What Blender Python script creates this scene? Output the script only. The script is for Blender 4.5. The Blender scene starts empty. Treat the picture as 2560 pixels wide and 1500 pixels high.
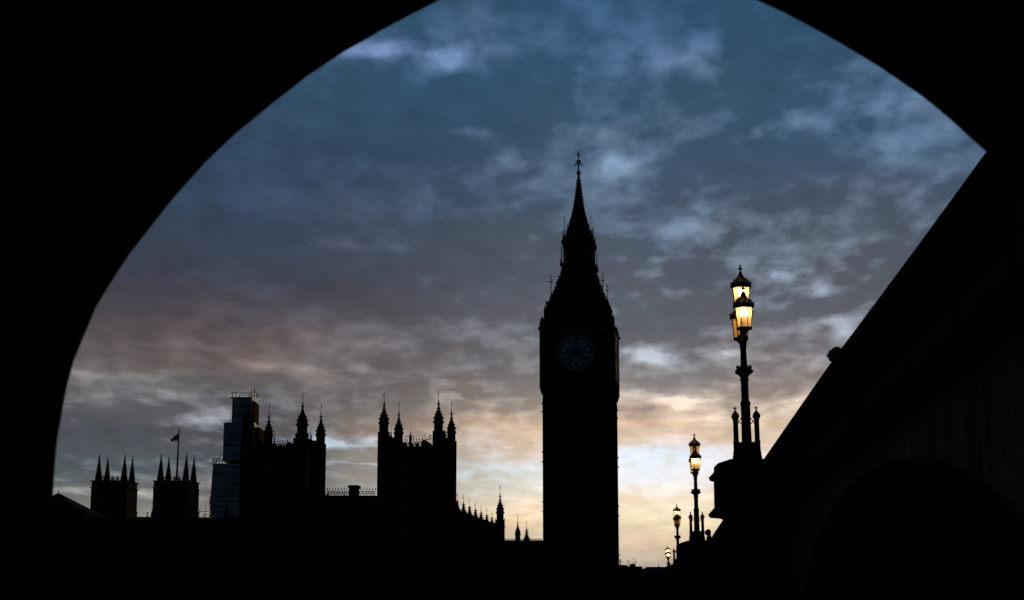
import bpy, math, random
from math import sin, cos, pi, radians, atan2, asin, degrees, sqrt
from mathutils import Vector, Matrix
random.seed(7)
S = bpy.context.scene
COL = S.collection

# ------------------------------------------------------------------ camera
FPX = 4257.0                      # focal length in pixels of the 2560 px wide photograph
TH = math.atan(835.0 / FPX)       # upward tilt
CAM = Vector((0, 0, 1.6))
cd = bpy.data.cameras.new("camera")
cam = bpy.data.objects.new("camera", cd); COL.objects.link(cam)
cam.location = CAM; cam.rotation_euler = (pi / 2 + TH, 0, 0)
cd.sensor_width = 36; cd.lens = 36 * FPX / 2560
cd.clip_start = 0.05; cd.clip_end = 20000
cd.dof.use_dof = True; cd.dof.focus_distance = 250; cd.dof.aperture_fstop = 7.0
S.camera = cam
S.render.resolution_x = 1024; S.render.resolution_y = 600

def ray(px, py):
    u = (px - 1280) / FPX; v = (750 - py) / FPX
    return Vector((u, cos(TH) - v * sin(TH), sin(TH) + v * cos(TH)))
def P(px, py, Y):                 # the point at horizontal distance Y seen at that pixel
    d = ray(px, py); return CAM + d * (Y / d.y)
def mpp(px, py, Y):               # metres per photo pixel there
    return Y / ray(px, py).y / FPX
def Z(py, Y, px=1280): return P(px, py, Y).z

# ------------------------------------------------------------------ colour management
vs = S.view_settings
vs.view_transform = 'Standard'; vs.look = 'None'; vs.exposure = 0; vs.gamma = 1

# ------------------------------------------------------------------ world: dusk sky
def lin(c):
    r = []
    for x in c:
        x = x / 255
        r.append(x / 12.92 if x <= .04045 else ((x + .055) / 1.055) ** 2.4)
    return tuple(r) + (1,)
SUN_AZ, SUN_EL = radians(9.5), radians(2.0)      # measured from +Y towards +X
W = bpy.data.worlds.new("World"); S.world = W; W.use_nodes = True
T = W.node_tree; T.nodes.clear(); L = T.links
def nd(t, **k):
    n = T.nodes.new(t)
    for a, b in k.items(): setattr(n, a, b)
    return n
def put(sock, v):
    if isinstance(v, bpy.types.NodeSocket): L.new(v, sock)
    else: sock.default_value = v
def M(op, a, b=0.0, c=0.0, clamp=False):
    n = nd('ShaderNodeMath', operation=op, use_clamp=clamp)
    put(n.inputs[0], a); put(n.inputs[1], b); put(n.inputs[2], c)
    return n.outputs[0]
def VEC(x, y, z):
    n = nd('ShaderNodeCombineXYZ'); put(n.inputs[0], x); put(n.inputs[1], y); put(n.inputs[2], z); return n.outputs[0]
def NOISE(vec, scale, detail=4, rough=.55, dist=0.0, color=False):
    n = nd('ShaderNodeTexNoise'); put(n.inputs['Vector'], vec)
    n.inputs['Scale'].default_value = scale; n.inputs['Detail'].default_value = detail
    n.inputs['Roughness'].default_value = rough; n.inputs['Distortion'].default_value = dist
    return n.outputs['Color' if color else 'Fac']
def RANGE(v, a, b, c, d, smooth=True):
    n = nd('ShaderNodeMapRange', interpolation_type='SMOOTHSTEP' if smooth else 'LINEAR'); n.clamp = True
    put(n.inputs['Value'], v)
    for i, x in zip(('From Min', 'From Max', 'To Min', 'To Max'), (a, b, c, d)): n.inputs[i].default_value = x
    return n.outputs[0]
def MIX(f, a, b, mode='MIX'):
    n = nd('ShaderNodeMix', data_type='RGBA', blend_type=mode); n.clamp_factor = True
    put(n.inputs[0], f); put(n.inputs[6], a); put(n.inputs[7], b); return n.outputs[2]
def azel(px, py):
    d = ray(px, py).normalized(); return degrees(atan2(d.x, d.y)), degrees(asin(d.z))
tc = nd('ShaderNodeTexCoord'); sx = nd('ShaderNodeSeparateXYZ'); L.new(tc.outputs['Generated'], sx.inputs[0])
DX, DY, DZ = sx.outputs
A0 = M('MULTIPLY', M('ARCTAN2', DX, DY), 180 / pi)
E0 = M('MULTIPLY', M('ARCSINE', DZ), 180 / pi)
# cloud-layer coordinates: features shrink towards the horizon
Epos = M('MAXIMUM', E0, -1.0)
U = M('DIVIDE', M('MULTIPLY', A0, 4.2), M('ADD', M('MULTIPLY', Epos, .45), 12.0))
V = M('MULTIPLY', M('LOGARITHM', M('ADD', Epos, 3.0), math.e), 6.0)
CL = VEC(U, V, 0.0)
wn = nd('ShaderNodeSeparateXYZ'); L.new(NOISE(CL, .9, 5, .6, color=True), wn.inputs[0])
wf = nd('ShaderNodeSeparateXYZ'); L.new(NOISE(CL, 3.0, 3, .5, color=True), wf.inputs[0])
def warp(base, comp, k1, k2):
    return M('ADD', base, M('ADD', M('MULTIPLY', M('SUBTRACT', wn.outputs[comp], .5), k1), M('MULTIPLY', M('SUBTRACT', wf.outputs[comp], .5), k2)))
A = warp(A0, 0, 2.4, 1.0); E = warp(E0, 1, 0.9, 0.45)
def RAMP(stops):                  # stops: (photo row, sRGB)
    n = nd('ShaderNodeValToRGB'); el = n.color_ramp.elements
    st = sorted((azel(1280, y)[1] / 30.0, lin(c)) for y, c in stops)
    el[0].position, el[0].color = st[0]; el[1].position, el[1].color = st[-1]
    for p, c in st[1:-1]:
        e = el.new(p); e.color = c
    L.new(M('DIVIDE', E, 30.0), n.inputs[0]); return n.outputs[0]
darkL = RAMP([(-600, (34, 58, 84)), (50, (48, 80, 108)), (220, (45, 75, 100)), (400, (46, 66, 90)), (560, (49, 66, 86)), (700, (59, 64, 79)),
              (800, (72, 70, 80)), (880, (90, 82, 84)), (950, (100, 94, 94)), (1010, (88, 87, 92)), (1090, (72, 79, 88)), (1180, (78, 87, 94)), (1240, (96, 103, 107)), (1300, (140, 137, 128)), (1480, (120, 118, 116))])
brightL = RAMP([(-600, (70, 100, 135)), (50, (100, 130, 172)), (130, (120, 146, 190)), (260, (58, 92, 122)), (500, (62, 84, 114)), (700, (80, 85, 101)), (850, (108, 99, 100)),
                (950, (152, 141, 138)), (1020, (150, 150, 156)), (1100, (178, 196, 214)), (1200, (150, 156, 158)), (1290, (190, 184, 170)), (1480, (150, 146, 140))])
darkR = RAMP([(-600, (34, 60, 86)), (50, (42, 78, 106)), (200, (46, 80, 108)), (400, (55, 80, 106)), (560, (66, 82, 100)), (700, (76, 86, 100)), (820, (88, 94, 104)),
              (900, (104, 105, 112)), (960, (124, 118, 118)), (1020, (156, 142, 132)), (1060, (200, 176, 154)), (1110, (222, 200, 176)), (1160, (232, 222, 210)), (1230, (236, 222, 202)), (1290, (238, 216, 180)),
              (1340, (214, 196, 168)), (1410, (178, 168, 154)), (1480, (150, 144, 140))])
brightR = RAMP([(-600, (70, 100, 135)), (50, (78, 110, 146)), (150, (112, 138, 176)), (400, (124, 148, 178)), (550, (122, 144, 168)), (700, (162, 184, 208)), (850, (180, 192, 208)),
                (960, (196, 194, 196)), (1010, (246, 226, 206)), (1070, (242, 214, 184)), (1130, (226, 232, 242)), (1200, (234, 237, 243)), (1255, (246, 234, 212)), (1310, (244, 224, 188)), (1400, (180, 168, 150)), (1480, (160, 150, 140))])
# bright gaps in the cloud: (column, row, half width, half height, weight)
BL = [(960, 118, 80, 14, .8), (1185, 120, 60, 20, .35), (1085, 138, 36, 30, .6), (1150, 85, 90, 60, .34), (880, 112, 40, 16, .5), (1700, 125, 75, 34, .5), (1745, 165, 24, 18, .3), (1500, 60, 160, 60, .10),
      (1565, 412, 46, 30, .62), (1180, 330, 80, 12, .15), (950, 420, 90, 14, .16), (700, 480, 90, 12, .14), (1300, 412, 70, 20, .22), (1480, 330, 70, 16, .14), (1755, 560, 70, 52, .42), (1935, 552, 60, 20, .46), (1960, 690, 52, 15, .8),
      (2070, 728, 60, 16, .48), (1880, 660, 50, 14, .3), (1625, 893, 50, 18, .95), (1560, 885, 40, 14, .35), (1812, 900, 32, 14, .85), (2118, 818, 34, 18, .6), (1990, 905, 60, 16, .3),
      (1705, 1003, 58, 16, 1.0), (1790, 1035, 80, 14, .45), (1600, 985, 80, 14, .3), (700, 921, 60, 12, .62), (640, 905, 60, 10, .3), (350, 985, 75, 13, .5), (510, 1042, 44, 18, .55), (930, 925, 150, 14, .25),
      (1880, 1050, 60, 20, .3), (850, 1096, 110, 11, .95), (1250, 1185, 130, 22, .7), (1170, 1075, 90, 14, .5), (1060, 1130, 60, 12, .3), (880, 1150, 150, 5, .6),
      (1620, 1150, 130, 30, 1.1), (1620, 1215, 150, 30, 1.5), (1610, 1290, 140, 26, .5), (1760, 1170, 90, 70, .7), (1560, 1060, 90, 10, .4), (1250, 1040, 130, 10, .4), (1180, 1230, 120, 8, .45),
      (880, 1240, 60, 12, .35), (620, 1000, 60, 8, .3), (450, 870, 120, 9, .35), (930, 860, 90, 9, .3), (1180, 1000, 90, 9, .4), (300, 940, 90, 9, .3), (360, 1190, 70, 7, .3), (1080, 960, 120, 9, .25), (200, 1235, 60, 9, .5), (330, 1240, 60, 10, .6), (2230, 265, 90, 24, .24), (2020, 300, 60, 30, .22), (450, 680, 70, 16, .2), (850, 610, 90, 14, .22), (1850, 330, 80, 24, .2), (1200, 40, 60, 20, .2),
      (2300, 520, 60, 30, .18), (1960, 1010, 70, 16, .25), (600, 800, 180, 30, .15), (1250, 1110, 110, 9, .4), (560, 1190, 40, 60, .3), (1150, 1300, 90, 8, .2), (1290, 1255, 90, 9, .2)]
# darker banks: same layout
DK = [(980, 1118, 75, 14, .5), (870, 1165, 110, 26, .35), (1230, 1110, 90, 8, .2), (1200, 1215, 110, 9, .42), (1250, 1100, 110, 10, .3), (1600, 1255, 90, 8, .5), (1300, 1040, 200, 10, .2), (350, 1020, 130, 26, .3), (280, 1100, 150, 40, .3),
      (1150, 640, 500, 60, .22), (1100, 260, 300, 60, .16), (1900, 400, 220, 60, .14), (1250, 760, 300, 40, .2), (1650, 960, 120, 16, .25), (1900, 780, 110, 18, .22), (620, 590, 200, 40, .15), (1230, 1250, 130, 12, .3)]
def blob(x, y, hw, hh, w):
    a, e = azel(x, y); k = 180 / pi / FPX
    p = M('MULTIPLY', M('SUBTRACT', A, a), 1 / (hw * k)); q = M('MULTIPLY', M('SUBTRACT', E, e), 1 / (hh * k))
    r2 = M('ADD', M('MULTIPLY', p, p), M('MULTIPLY', q, q))
    return M('MULTIPLY', M('EXPONENT', M('MULTIPLY', r2, -.7)), w)
g = None
for b in BL:
    v = blob(*b); g = v if g is None else M('ADD', g, v)
dk = None
for b in DK:
    v = blob(*b); dk = v if dk is None else M('ADD', dk, v)
n1 = NOISE(CL, .8, 5, .42, .0); n2 = NOISE(CL, 1.9, 5, .42, .0); n3 = NOISE(VEC(M('MULTIPLY', U, .5), V, 3.0), 3.4, 6, .55)
n4 = NOISE(VEC(U, V, 5.0), 3.6, 6, .5, .0)
n5 = NOISE(VEC(M('MULTIPLY', U, .62), V, 7.0), 8.0, 6, .55)
tex = M('ADD', M('ADD', M('MULTIPLY', M('SUBTRACT', n5, .5), .36), M('ADD', M('MULTIPLY', M('SUBTRACT', n1, .5), 1.0), M('MULTIPLY', M('SUBTRACT', n4, .5), .85)), M('ADD', M('MULTIPLY', M('SUBTRACT', n2, .5), .5), M('MULTIPLY', M('SUBTRACT', n3, .5), .3))))
side = RANGE(A, -9.0, 3.5, 0.0, 1.0)
tex0 = tex
tex = M('MULTIPLY', tex, M('MAXIMUM', M('ADD', .62, M('MULTIPLY', side, .45)), RANGE(E0, 7.0, 13.0, 1.1, .5)))
g = M('MULTIPLY', g, M('ADD', 1.05, M('ADD', M('MULTIPLY', M('SUBTRACT', n2, .5), 1.2), M('MULTIPLY', M('SUBTRACT', n4, .5), 3.2))))
cover = M('SUBTRACT', M('ADD', M('ADD', g, .06), tex), dk, clamp=True)

cdark = MIX(side, darkL, darkR); cbright = MIX(side, brightL, brightR)
sky = MIX(cover, cdark, cbright)
# rosy and blue-grey drifts inside the overcast
hue = NOISE(VEC(M('MULTIPLY', U, .6), V, 9.0), 1.0, 5, .55)
sky = MIX(RANGE(hue, .35, .68, 0, 1), MIX(1.0, sky, (.95, 1.02, 1.05, 1), 'MULTIPLY'), MIX(1.0, sky, (1.07, .995, .97, 1), 'MULTIPLY'))
sky = MIX(1.0, sky, VEC(*[M('ADD', M('ADD', .98, M('MULTIPLY', side, .05)), M('MULTIPLY', tex0, .58))] * 3), 'MULTIPLY')
# night side of the sky: the light goes away from the sunset
sd = M('ADD', M('MULTIPLY', DX, sin(radians(5))), M('MULTIPLY', DY, cos(radians(5))))
west = RANGE(sd, .55, .93, 0.0, 1.0)
east = (.0022, .0125, .0235, 1)
sky = MIX(west, east, sky)
below = RANGE(E0, -3.0, -1.0, 0.0, 1.0)
sky = MIX(below, (.002, .003, .004, 1), sky)
bg = nd('ShaderNodeBackground'); L.new(sky, bg.inputs[0]); bg.inputs[1].default_value = 1.0
nis = nd('ShaderNodeTexSky', sky_type='NISHITA'); nis.sun_disc = False
nis.sun_elevation = SUN_EL; nis.sun_rotation = SUN_AZ
bg2 = nd('ShaderNodeBackground'); L.new(nis.outputs[0], bg2.inputs[0]); bg2.inputs[1].default_value = .002
ad = nd('ShaderNodeAddShader'); L.new(bg.outputs[0], ad.inputs[0]); L.new(bg2.outputs[0], ad.inputs[1])
wo = nd('ShaderNodeOutputWorld'); L.new(ad.outputs[0], wo.inputs[0])
W.cycles.sampling_method = 'MANUAL'; W.cycles.sample_map_resolution = 1024

# ------------------------------------------------------------------ sun, nearly set
sl = bpy.data.lights.new("sun", 'SUN'); sl.energy = 4.4; sl.angle = radians(.6); sl.color = (1, .62, .28)
sun = bpy.data.objects.new("sun", sl); COL.objects.link(sun)
sdir = Vector((sin(SUN_AZ) * cos(SUN_EL), cos(SUN_AZ) * cos(SUN_EL), sin(SUN_EL)))
sun.rotation_euler = sdir.to_track_quat('Z', 'Y').to_euler()

# ------------------------------------------------------------------ materials
def mat(name, col, rough=.85, metal=0, var=.35, scale=1.2, stretch=(1, 1, 1), bump=0.0, spec=.25, trans=0.0):
    m = bpy.data.materials.new(name); m.use_nodes = True; t = m.node_tree; b = t.nodes['Principled BSDF']
    tcn = t.nodes.new('ShaderNodeTexCoord'); mp = t.nodes.new('ShaderNodeMapping'); mp.inputs['Scale'].default_value = stretch
    no = t.nodes.new('ShaderNodeTexNoise'); no.inputs['Scale'].default_value = scale; no.inputs['Detail'].default_value = 6
    cr = t.nodes.new('ShaderNodeValToRGB'); e = cr.color_ramp.elements
    e[0].position, e[1].position = .3, .7
    e[0].color = tuple(c * (1 - var) for c in col) + (1,); e[1].color = tuple(min(1, c * (1 + var)) for c in col) + (1,)
    t.links.new(tcn.outputs['Object'], mp.inputs[0]); t.links.new(mp.outputs[0], no.inputs['Vector'])
    t.links.new(no.outputs['Fac'], cr.inputs[0]); t.links.new(cr.outputs[0], b.inputs['Base Color'])
    b.inputs['Roughness'].default_value = rough; b.inputs['Metallic'].default_value = metal
    b.inputs['Specular IOR Level'].default_value = spec
    if bump:
        bu = t.nodes.new('ShaderNodeBump'); bu.inputs['Strength'].default_value = bump; bu.inputs['Distance'].default_value = .05
        t.links.new(no.outputs['Fac'], bu.inputs['Height']); t.links.new(bu.outputs[0], b.inputs['Normal'])
    if trans:
        tr = t.nodes.new('ShaderNodeBsdfTranslucent'); mx = t.nodes.new('ShaderNodeMixShader'); mx.inputs[0].default_value = trans
        t.links.new(cr.outputs[0], tr.inputs[0]); t.links.new(b.outputs[0], mx.inputs[1]); t.links.new(tr.outputs[0], mx.inputs[2])
        t.links.new(mx.outputs[0], t.nodes['Material Output'].inputs[0])
    return m
stone = mat('dark_limestone', (.032, .027, .022), 1.0, spec=0)  # backlit silhouette darkness is put into this even base colour
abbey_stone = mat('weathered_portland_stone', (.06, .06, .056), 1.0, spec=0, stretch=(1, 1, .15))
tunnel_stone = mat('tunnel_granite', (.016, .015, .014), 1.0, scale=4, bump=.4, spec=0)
slate = mat('slate_roof', (.03, .033, .038), 1.0, spec=0, stretch=(.4, 1, 3))
blue_roof = mat('lead_roof', (.02, .04, .07), .95, spec=0, stretch=(6, 1, .3), scale=.6)
iron = mat('black_iron', (.012, .012, .012), .9, spec=.05)
lamp_paint = mat('dark_green_lamp_paint', (.014, .016, .012), .8, spec=.06)
bridge_paint = mat('green_bridge_paint', (.014, .016, .012), .9, scale=2, var=.6, spec=.03)
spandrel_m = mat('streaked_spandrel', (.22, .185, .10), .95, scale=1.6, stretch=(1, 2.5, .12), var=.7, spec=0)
cornice_m = mat('pale_cornice', (.05, .052, .043), .95, scale=2, stretch=(1, 1, .4), var=.8, spec=0)
granite = mat('pier_granite', (.045, .042, .038), 1.0, scale=1.5, spec=0)
gold = mat('gilded_metal', (.75, .5, .12), .4, 1.0, var=.15)
gilt_dull = mat('dull_gilding', (.30, .24, .07), .6, 0.0, var=.3)
opal = mat('opal_glass', (.62, .74, .76), .5, var=.25, scale=1.5, spec=.2)
black_paint = mat('black_paint', (.008, .008, .01), .7, spec=.1)
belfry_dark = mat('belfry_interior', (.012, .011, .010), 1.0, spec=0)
sheet = mat('scaffold_sheeting', (.30, .45, .52), .8, var=.5, spec=.05, scale=.35, stretch=(.6, .6, 2.4), bump=.6, trans=.35)
steel = mat('galvanised_tube', (.12, .12, .12), .5, .3, spec=.3)
skin_m = mat('skin', (.25, .15, .10), .6); hair_m = mat('hair', (.02, .015, .012), .7); coat_m = mat('dark_coat', (.02, .02, .025), .9)
cloth_red = mat('flag_cloth_red', (.16, .02, .03), .85, trans=.3); cloth_white = mat('flag_cloth_white', (.28, .26, .26), .85, trans=.3)
paving = mat('paving', (.08, .08, .075), .9, scale=2, bump=.3)
asphalt = mat('asphalt', (.05, .05, .05), .9, scale=8)
earth = mat('far_ground', (.05, .05, .045), .95, scale=.05)
water_m = mat('river_water', (.02, .03, .03), .12, scale=.4, stretch=(1, 3, 1), bump=.6, spec=.5)
win_glass = mat('window_glass', (.02, .025, .03), .2, spec=.5)
blue_panel = mat('blue_roof_panel', (.05, .16, .30), .7, spec=.2)
def emis(name, col, st):
    m = bpy.data.materials.new(name); m.use_nodes = True; t = m.node_tree; t.nodes.clear()
    e = t.nodes.new('ShaderNodeEmission'); e.inputs[0].default_value = col + (1,); e.inputs[1].default_value = st
    no = t.nodes.new('ShaderNodeTexNoise'); no.inputs['Scale'].default_value = 20
    mr = t.nodes.new('ShaderNodeMapRange'); mr.inputs['To Min'].default_value = st * .8; mr.inputs['To Max'].default_value = st * 1.2
    t.links.new(no.outputs['Fac'], mr.inputs[0]); t.links.new(mr.outputs[0], e.inputs[1])
    o = t.nodes.new('ShaderNodeOutputMaterial'); t.links.new(e.outputs[0], o.inputs[0]); return m
def seams(m, period, gain):
    t = m.node_tree; b = t.nodes['Principled BSDF']; cr = b.inputs['Base Color'].links[0].from_node
    tcn = t.nodes.new('ShaderNodeTexCoord'); sp_ = t.nodes.new('ShaderNodeSeparateXYZ'); t.links.new(tcn.outputs['Object'], sp_.inputs[0])
    def mt(op, a, bb):
        n = t.nodes.new('ShaderNodeMath'); n.operation = op
        for i, v in enumerate((a, bb)):
            if isinstance(v, bpy.types.NodeSocket): t.links.new(v, n.inputs[i])
            else: n.inputs[i].default_value = v
        return n.outputs[0]
    no = t.nodes.new('ShaderNodeTexNoise'); no.inputs['Scale'].default_value = .5
    zz2 = mt('ADD', sp_.outputs[2], mt('MULTIPLY', no.outputs['Fac'], .4))
    fr_ = mt('FRACT', mt('DIVIDE', zz2, period), 0)
    ln = mt('LESS_THAN', fr_, .14)
    mx = t.nodes.new('ShaderNodeMix'); mx.data_type = 'RGBA'; t.links.new(ln, mx.inputs[0]); t.links.new(cr.outputs[0], mx.inputs[6]); mx.inputs[7].default_value = gain
    t.links.new(mx.outputs[2], b.inputs['Base Color'])
seams(sheet, 1.12, (.75, .92, 1, 1))
lit_mantle = emis('lit_gas_mantle', (1.0, .86, .62), 34.0)
dim_mantle = emis('dim_gas_mantle', (1.0, .7, .3), 3.0)
unlit_mantle = mat('unlit_mantle', (.3, .3, .28), .8)
def glass(name, tint, tl, frac):
    m = bpy.data.materials.new(name); m.use_nodes = True; t = m.node_tree; t.nodes.clear()
    a = t.nodes.new('ShaderNodeBsdfTransparent'); a.inputs[0].default_value = tint + (1,)
    b = t.nodes.new('ShaderNodeBsdfTranslucent')
    no = t.nodes.new('ShaderNodeTexNoise'); no.inputs['Scale'].default_value = 9; no.inputs['Detail'].default_value = 4
    tcn = t.nodes.new('ShaderNodeTexCoord'); t.links.new(tcn.outputs['Object'], no.inputs['Vector'])
    cr = t.nodes.new('ShaderNodeValToRGB'); e = cr.color_ramp.elements; e[0].position, e[1].position = .3, .7
    e[0].color = tuple(c * .6 for c in tl) + (1,); e[1].color = tl + (1,)
    t.links.new(no.outputs['Fac'], cr.inputs[0]); t.links.new(cr.outputs[0], b.inputs[0])
    x = t.nodes.new('ShaderNodeMixShader'); x.inputs[0].default_value = frac
    t.links.new(a.outputs[0], x.inputs[1]); t.links.new(b.outputs[0], x.inputs[2])
    o = t.nodes.new('ShaderNodeOutputMaterial'); t.links.new(x.outputs[0], o.inputs[0]); return m
amber_glass = glass('amber_lantern_glass', (.85, .72, .45), (.92, .58, .24), .36)
dome_glass = glass('smoky_dome_glass', (.30, .30, .30), (.20, .17, .12), .35)

# ------------------------------------------------------------------ mesh helpers
class MB:
    def __init__(s): s.v = []; s.f = []
    def add(s, vs_, fs):
        o = len(s.v); s.v += [tuple(v) for v in vs_]; s.f += [tuple(i + o for i in f) for f in fs]; return s
    def box(s, x0, x1, y0, y1, z0, z1):
        return s.add([(x0, y0, z0), (x1, y0, z0), (x1, y1, z0), (x0, y1, z0), (x0, y0, z1), (x1, y0, z1), (x1, y1, z1), (x0, y1, z1)],
                     [(0, 3, 2, 1), (4, 5, 6, 7), (0, 1, 5, 4), (1, 2, 6, 5), (2, 3, 7, 6), (3, 0, 4, 7)])
    def cbox(s, c, h):
        return s.box(c[0] - h[0], c[0] + h[0], c[1] - h[1], c[1] + h[1], c[2] - h[2], c[2] + h[2])
    def lathe(s, cx, cy, prof, n=8, ph=None, close=True):    # prof: (z, r)
        ph = pi / n if ph is None else ph; o = len(s.v)
        for z, r in prof:
            for i in range(n):
                a = ph + 2 * pi * i / n; s.v.append((cx + r * cos(a), cy + r * sin(a), z))
        for k in range(len(prof) - 1):
            for i in range(n):
                j = (i + 1) % n; s.f.append((o + k * n + i, o + k * n + j, o + (k + 1) * n + j, o + (k + 1) * n + i))
        if close:
            s.f.append(tuple(o + i for i in range(n))[::-1]); s.f.append(tuple(o + (len(prof) - 1) * n + i for i in range(n)))
        return s
    def square(s, cx, cy, prof):                             # prof: (z, half width)
        return s.lathe(cx, cy, [(z, h * sqrt(2)) for z, h in prof], 4, pi / 4)
    def tube(s, p, q, r, n=5, r2=None):
        p = Vector(p); q = Vector(q); d = (q - p)
        if d.length < 1e-6: return s
        d.normalize(); a = d.orthogonal().normalized(); b = d.cross(a); o = len(s.v); r2 = r if r2 is None else r2
        for c, rr in ((p, r), (q, r2)):
            for i in range(n):
                t = 2 * pi * i / n; s.v.append(tuple(c + a * (rr * cos(t)) + b * (rr * sin(t))))
        for i in range(n):
            j = (i + 1) % n; s.f.append((o + i, o + j, o + n + j, o + n + i))
        s.f.append(tuple(o + i for i in range(n))[::-1]); s.f.append(tuple(o + n + i for i in range(n))); return s
    def path(s, pts, r, n=5):
        for a, b in zip(pts, pts[1:]): s.tube(a, b, r, n)
        return s
    def poly(s, pts, z0, z1):                                # plan polygon, extruded upwards
        n = len(pts); o = len(s.v)
        s.v += [(x, y, z0) for x, y in pts] + [(x, y, z1) for x, y in pts]
        s.f += [tuple(o + i for i in range(n))[::-1], tuple(o + n + i for i in range(n))]
        for i in range(n):
            j = (i + 1) % n; s.f.append((o + i, o + j, o + n + j, o + n + i))
        return s
    def slab(s, pts, y0, y1):                                # elevation polygon (x, z), extruded in depth
        n = len(pts); o = len(s.v)
        s.v += [(x, y0, z) for x, z in pts] + [(x, y1, z) for x, z in pts]
        s.f += [tuple(o + i for i in range(n)), tuple(o + n + i for i in range(n))[::-1]]
        for i in range(n):
            j = (i + 1) % n; s.f.append((o + j, o + i, o + n + i, o + n + j))
        return s
    def xf(s, m):
        s.v = [tuple(m @ Vector(v)) for v in s.v]; return s
    def build(s, name, m, parent=None, world=True):
        me = bpy.data.meshes.new(name)
        off = Vector((0, 0, 0)); r = parent
        while r is not None and world:
            off += r.location; r = r.parent
        me.from_pydata([tuple(Vector(v) - off) for v in s.v], [], s.f); me.update()
        me.materials.append(m)
        o = bpy.data.objects.new(name, me); COL.objects.link(o); o.parent = parent
        return o
def tag(o, label=None, cat=None, group=None, kind=None):
    if label: o['label'] = label
    if cat: o['category'] = cat
    if group: o['group'] = group
    if kind: o['kind'] = kind
    return o
def thing(name, loc, label, cat, group=None, rz=0):
    o = bpy.data.objects.new(name, None); COL.objects.link(o); o.location = loc; o.rotation_euler = (0, 0, rz)
    o.empty_display_size = .5
    return tag(o, label, cat, group)

# ------------------------------------------------------------------ setting
def struct(name, mb, m): return tag(mb.build(name, m), kind='structure')
struct('ground', MB().box(-5000, 5000, 262, 9000, -6, .2), earth)
struct('river', MB().add([(-5000, 13, -3.5), (5000, 13, -3.5), (5000, 262, -3.5), (-5000, 262, -3.5)], [(0, 1, 2, 3)]), water_m)
struct('riverbank_pavement', MB().box(-60, 60, -60, 13, -4.5, 0), paving)
rw = MB().box(-60, 2.6, 12.2, 12.95, 0.004, .95).box(-60, 2.6, 12.1, 13.02, .95, 1.12)
tag(rw.build('embankment_wall', granite), 'low granite parapet wall along the near riverbank', 'wall')
fw = MB().box(-260, 60, 259, 261.9, -5, 2.4)
for i in range(0, 60): fw.box(-256 + i * 5, -255.4 + i * 5, 258.7, 259.2, -4, 2.6)
tag(fw.build('terrace_wall', stone), 'dark riverside terrace wall in front of the palace', 'wall')

# ------------------------------------------------------------------ the archway we look through
OUT = [(-60, 1700), (60, 1500), (118, 1370), (131, 1250), (133, 1232), (136.5, 1174), (141, 1122), (143, 1101), (149, 1067), (157.5, 1018), (168, 964), (185, 901), (205, 852), (227.6, 799), (239, 769.5),
       (265.6, 725.7), (295, 679), (324, 635.5), (382.6, 560), (420, 512), (460, 466), (516.6, 403), (590, 333.6), (677, 262), (768, 190.6), (859, 130), (950, 78), (1019, 41), (1093, 3),
       (1190, -38), (1310, -74), (1430, -92), (1540, -94), (1650, -80), (1760, -50), (1887.7, -1), (1959, 31), (2043.7, 76), (2102, 109), (2196, 165.7), (2255, 206), (2307, 242), (2349, 276), (2385, 307),
       (2424, 343), (2461, 376), (2540, 455), (2620, 560), (2680, 690), (2710, 850), (2712, 1000)]
OUT = [(130.5, 3000), (130.5, 1262)] + OUT[4:] + [(2712, 3000)]
YM = 4.5
ring = [P(x, y, YM) for x, y in OUT]
ring[0].z = 0; ring[-1].z = 0; ring[1].z = max(ring[1].z, .3)
cx_ = sum(p.x for p in ring) / len(ring)
arch = thing('stone_archway', (0, YM, 0), 'dark stone archway framing the whole view from close by', 'archway')
def ringpts(off):
    r = []
    n = len(ring)
    for i, p in enumerate(ring):
        a = ring[max(i - 1, 0)]; b = ring[min(i + 1, n - 1)]
        t = Vector((b.x - a.x, b.z - a.z)).normalized(); nn = Vector((-t.y, t.x))
        r.append((p.x + nn.x * off, p.z + nn.y * off))
    r[0] = (r[0][0], 0); r[-1] = (r[-1][0], 0)
    return r
def sweep(mb, secs):              # secs: (offset, y) closed section swept along the opening
    rows = [[(x, y, z) for x, z in ringpts(o)] for o, y in secs]
    n = len(rows[0]); o = len(mb.v)
    for row in rows: mb.v += row
    k = len(rows)
    for j in range(k):
        j2 = (j + 1) % k
        for i in range(n - 1): mb.f.append((o + j * n + i, o + j2 * n + i, o + j2 * n + i + 1, o + j * n + i + 1))
    return mb
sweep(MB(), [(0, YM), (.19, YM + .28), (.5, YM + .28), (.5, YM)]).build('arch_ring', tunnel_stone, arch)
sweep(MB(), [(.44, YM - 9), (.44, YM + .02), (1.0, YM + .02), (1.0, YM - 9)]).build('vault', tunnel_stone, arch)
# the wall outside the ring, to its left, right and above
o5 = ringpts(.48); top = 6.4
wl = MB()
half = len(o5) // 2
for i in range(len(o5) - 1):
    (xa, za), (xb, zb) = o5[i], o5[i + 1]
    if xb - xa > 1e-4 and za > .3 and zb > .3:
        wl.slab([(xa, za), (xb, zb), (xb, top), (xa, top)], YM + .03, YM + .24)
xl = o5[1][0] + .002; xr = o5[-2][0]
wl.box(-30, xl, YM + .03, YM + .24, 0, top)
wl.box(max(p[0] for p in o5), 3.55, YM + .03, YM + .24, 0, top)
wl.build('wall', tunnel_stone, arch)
MB().box(-30, 3.6, YM - .1, YM + .4, top, top + .3).build('coping', tunnel_stone, arch)

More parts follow.
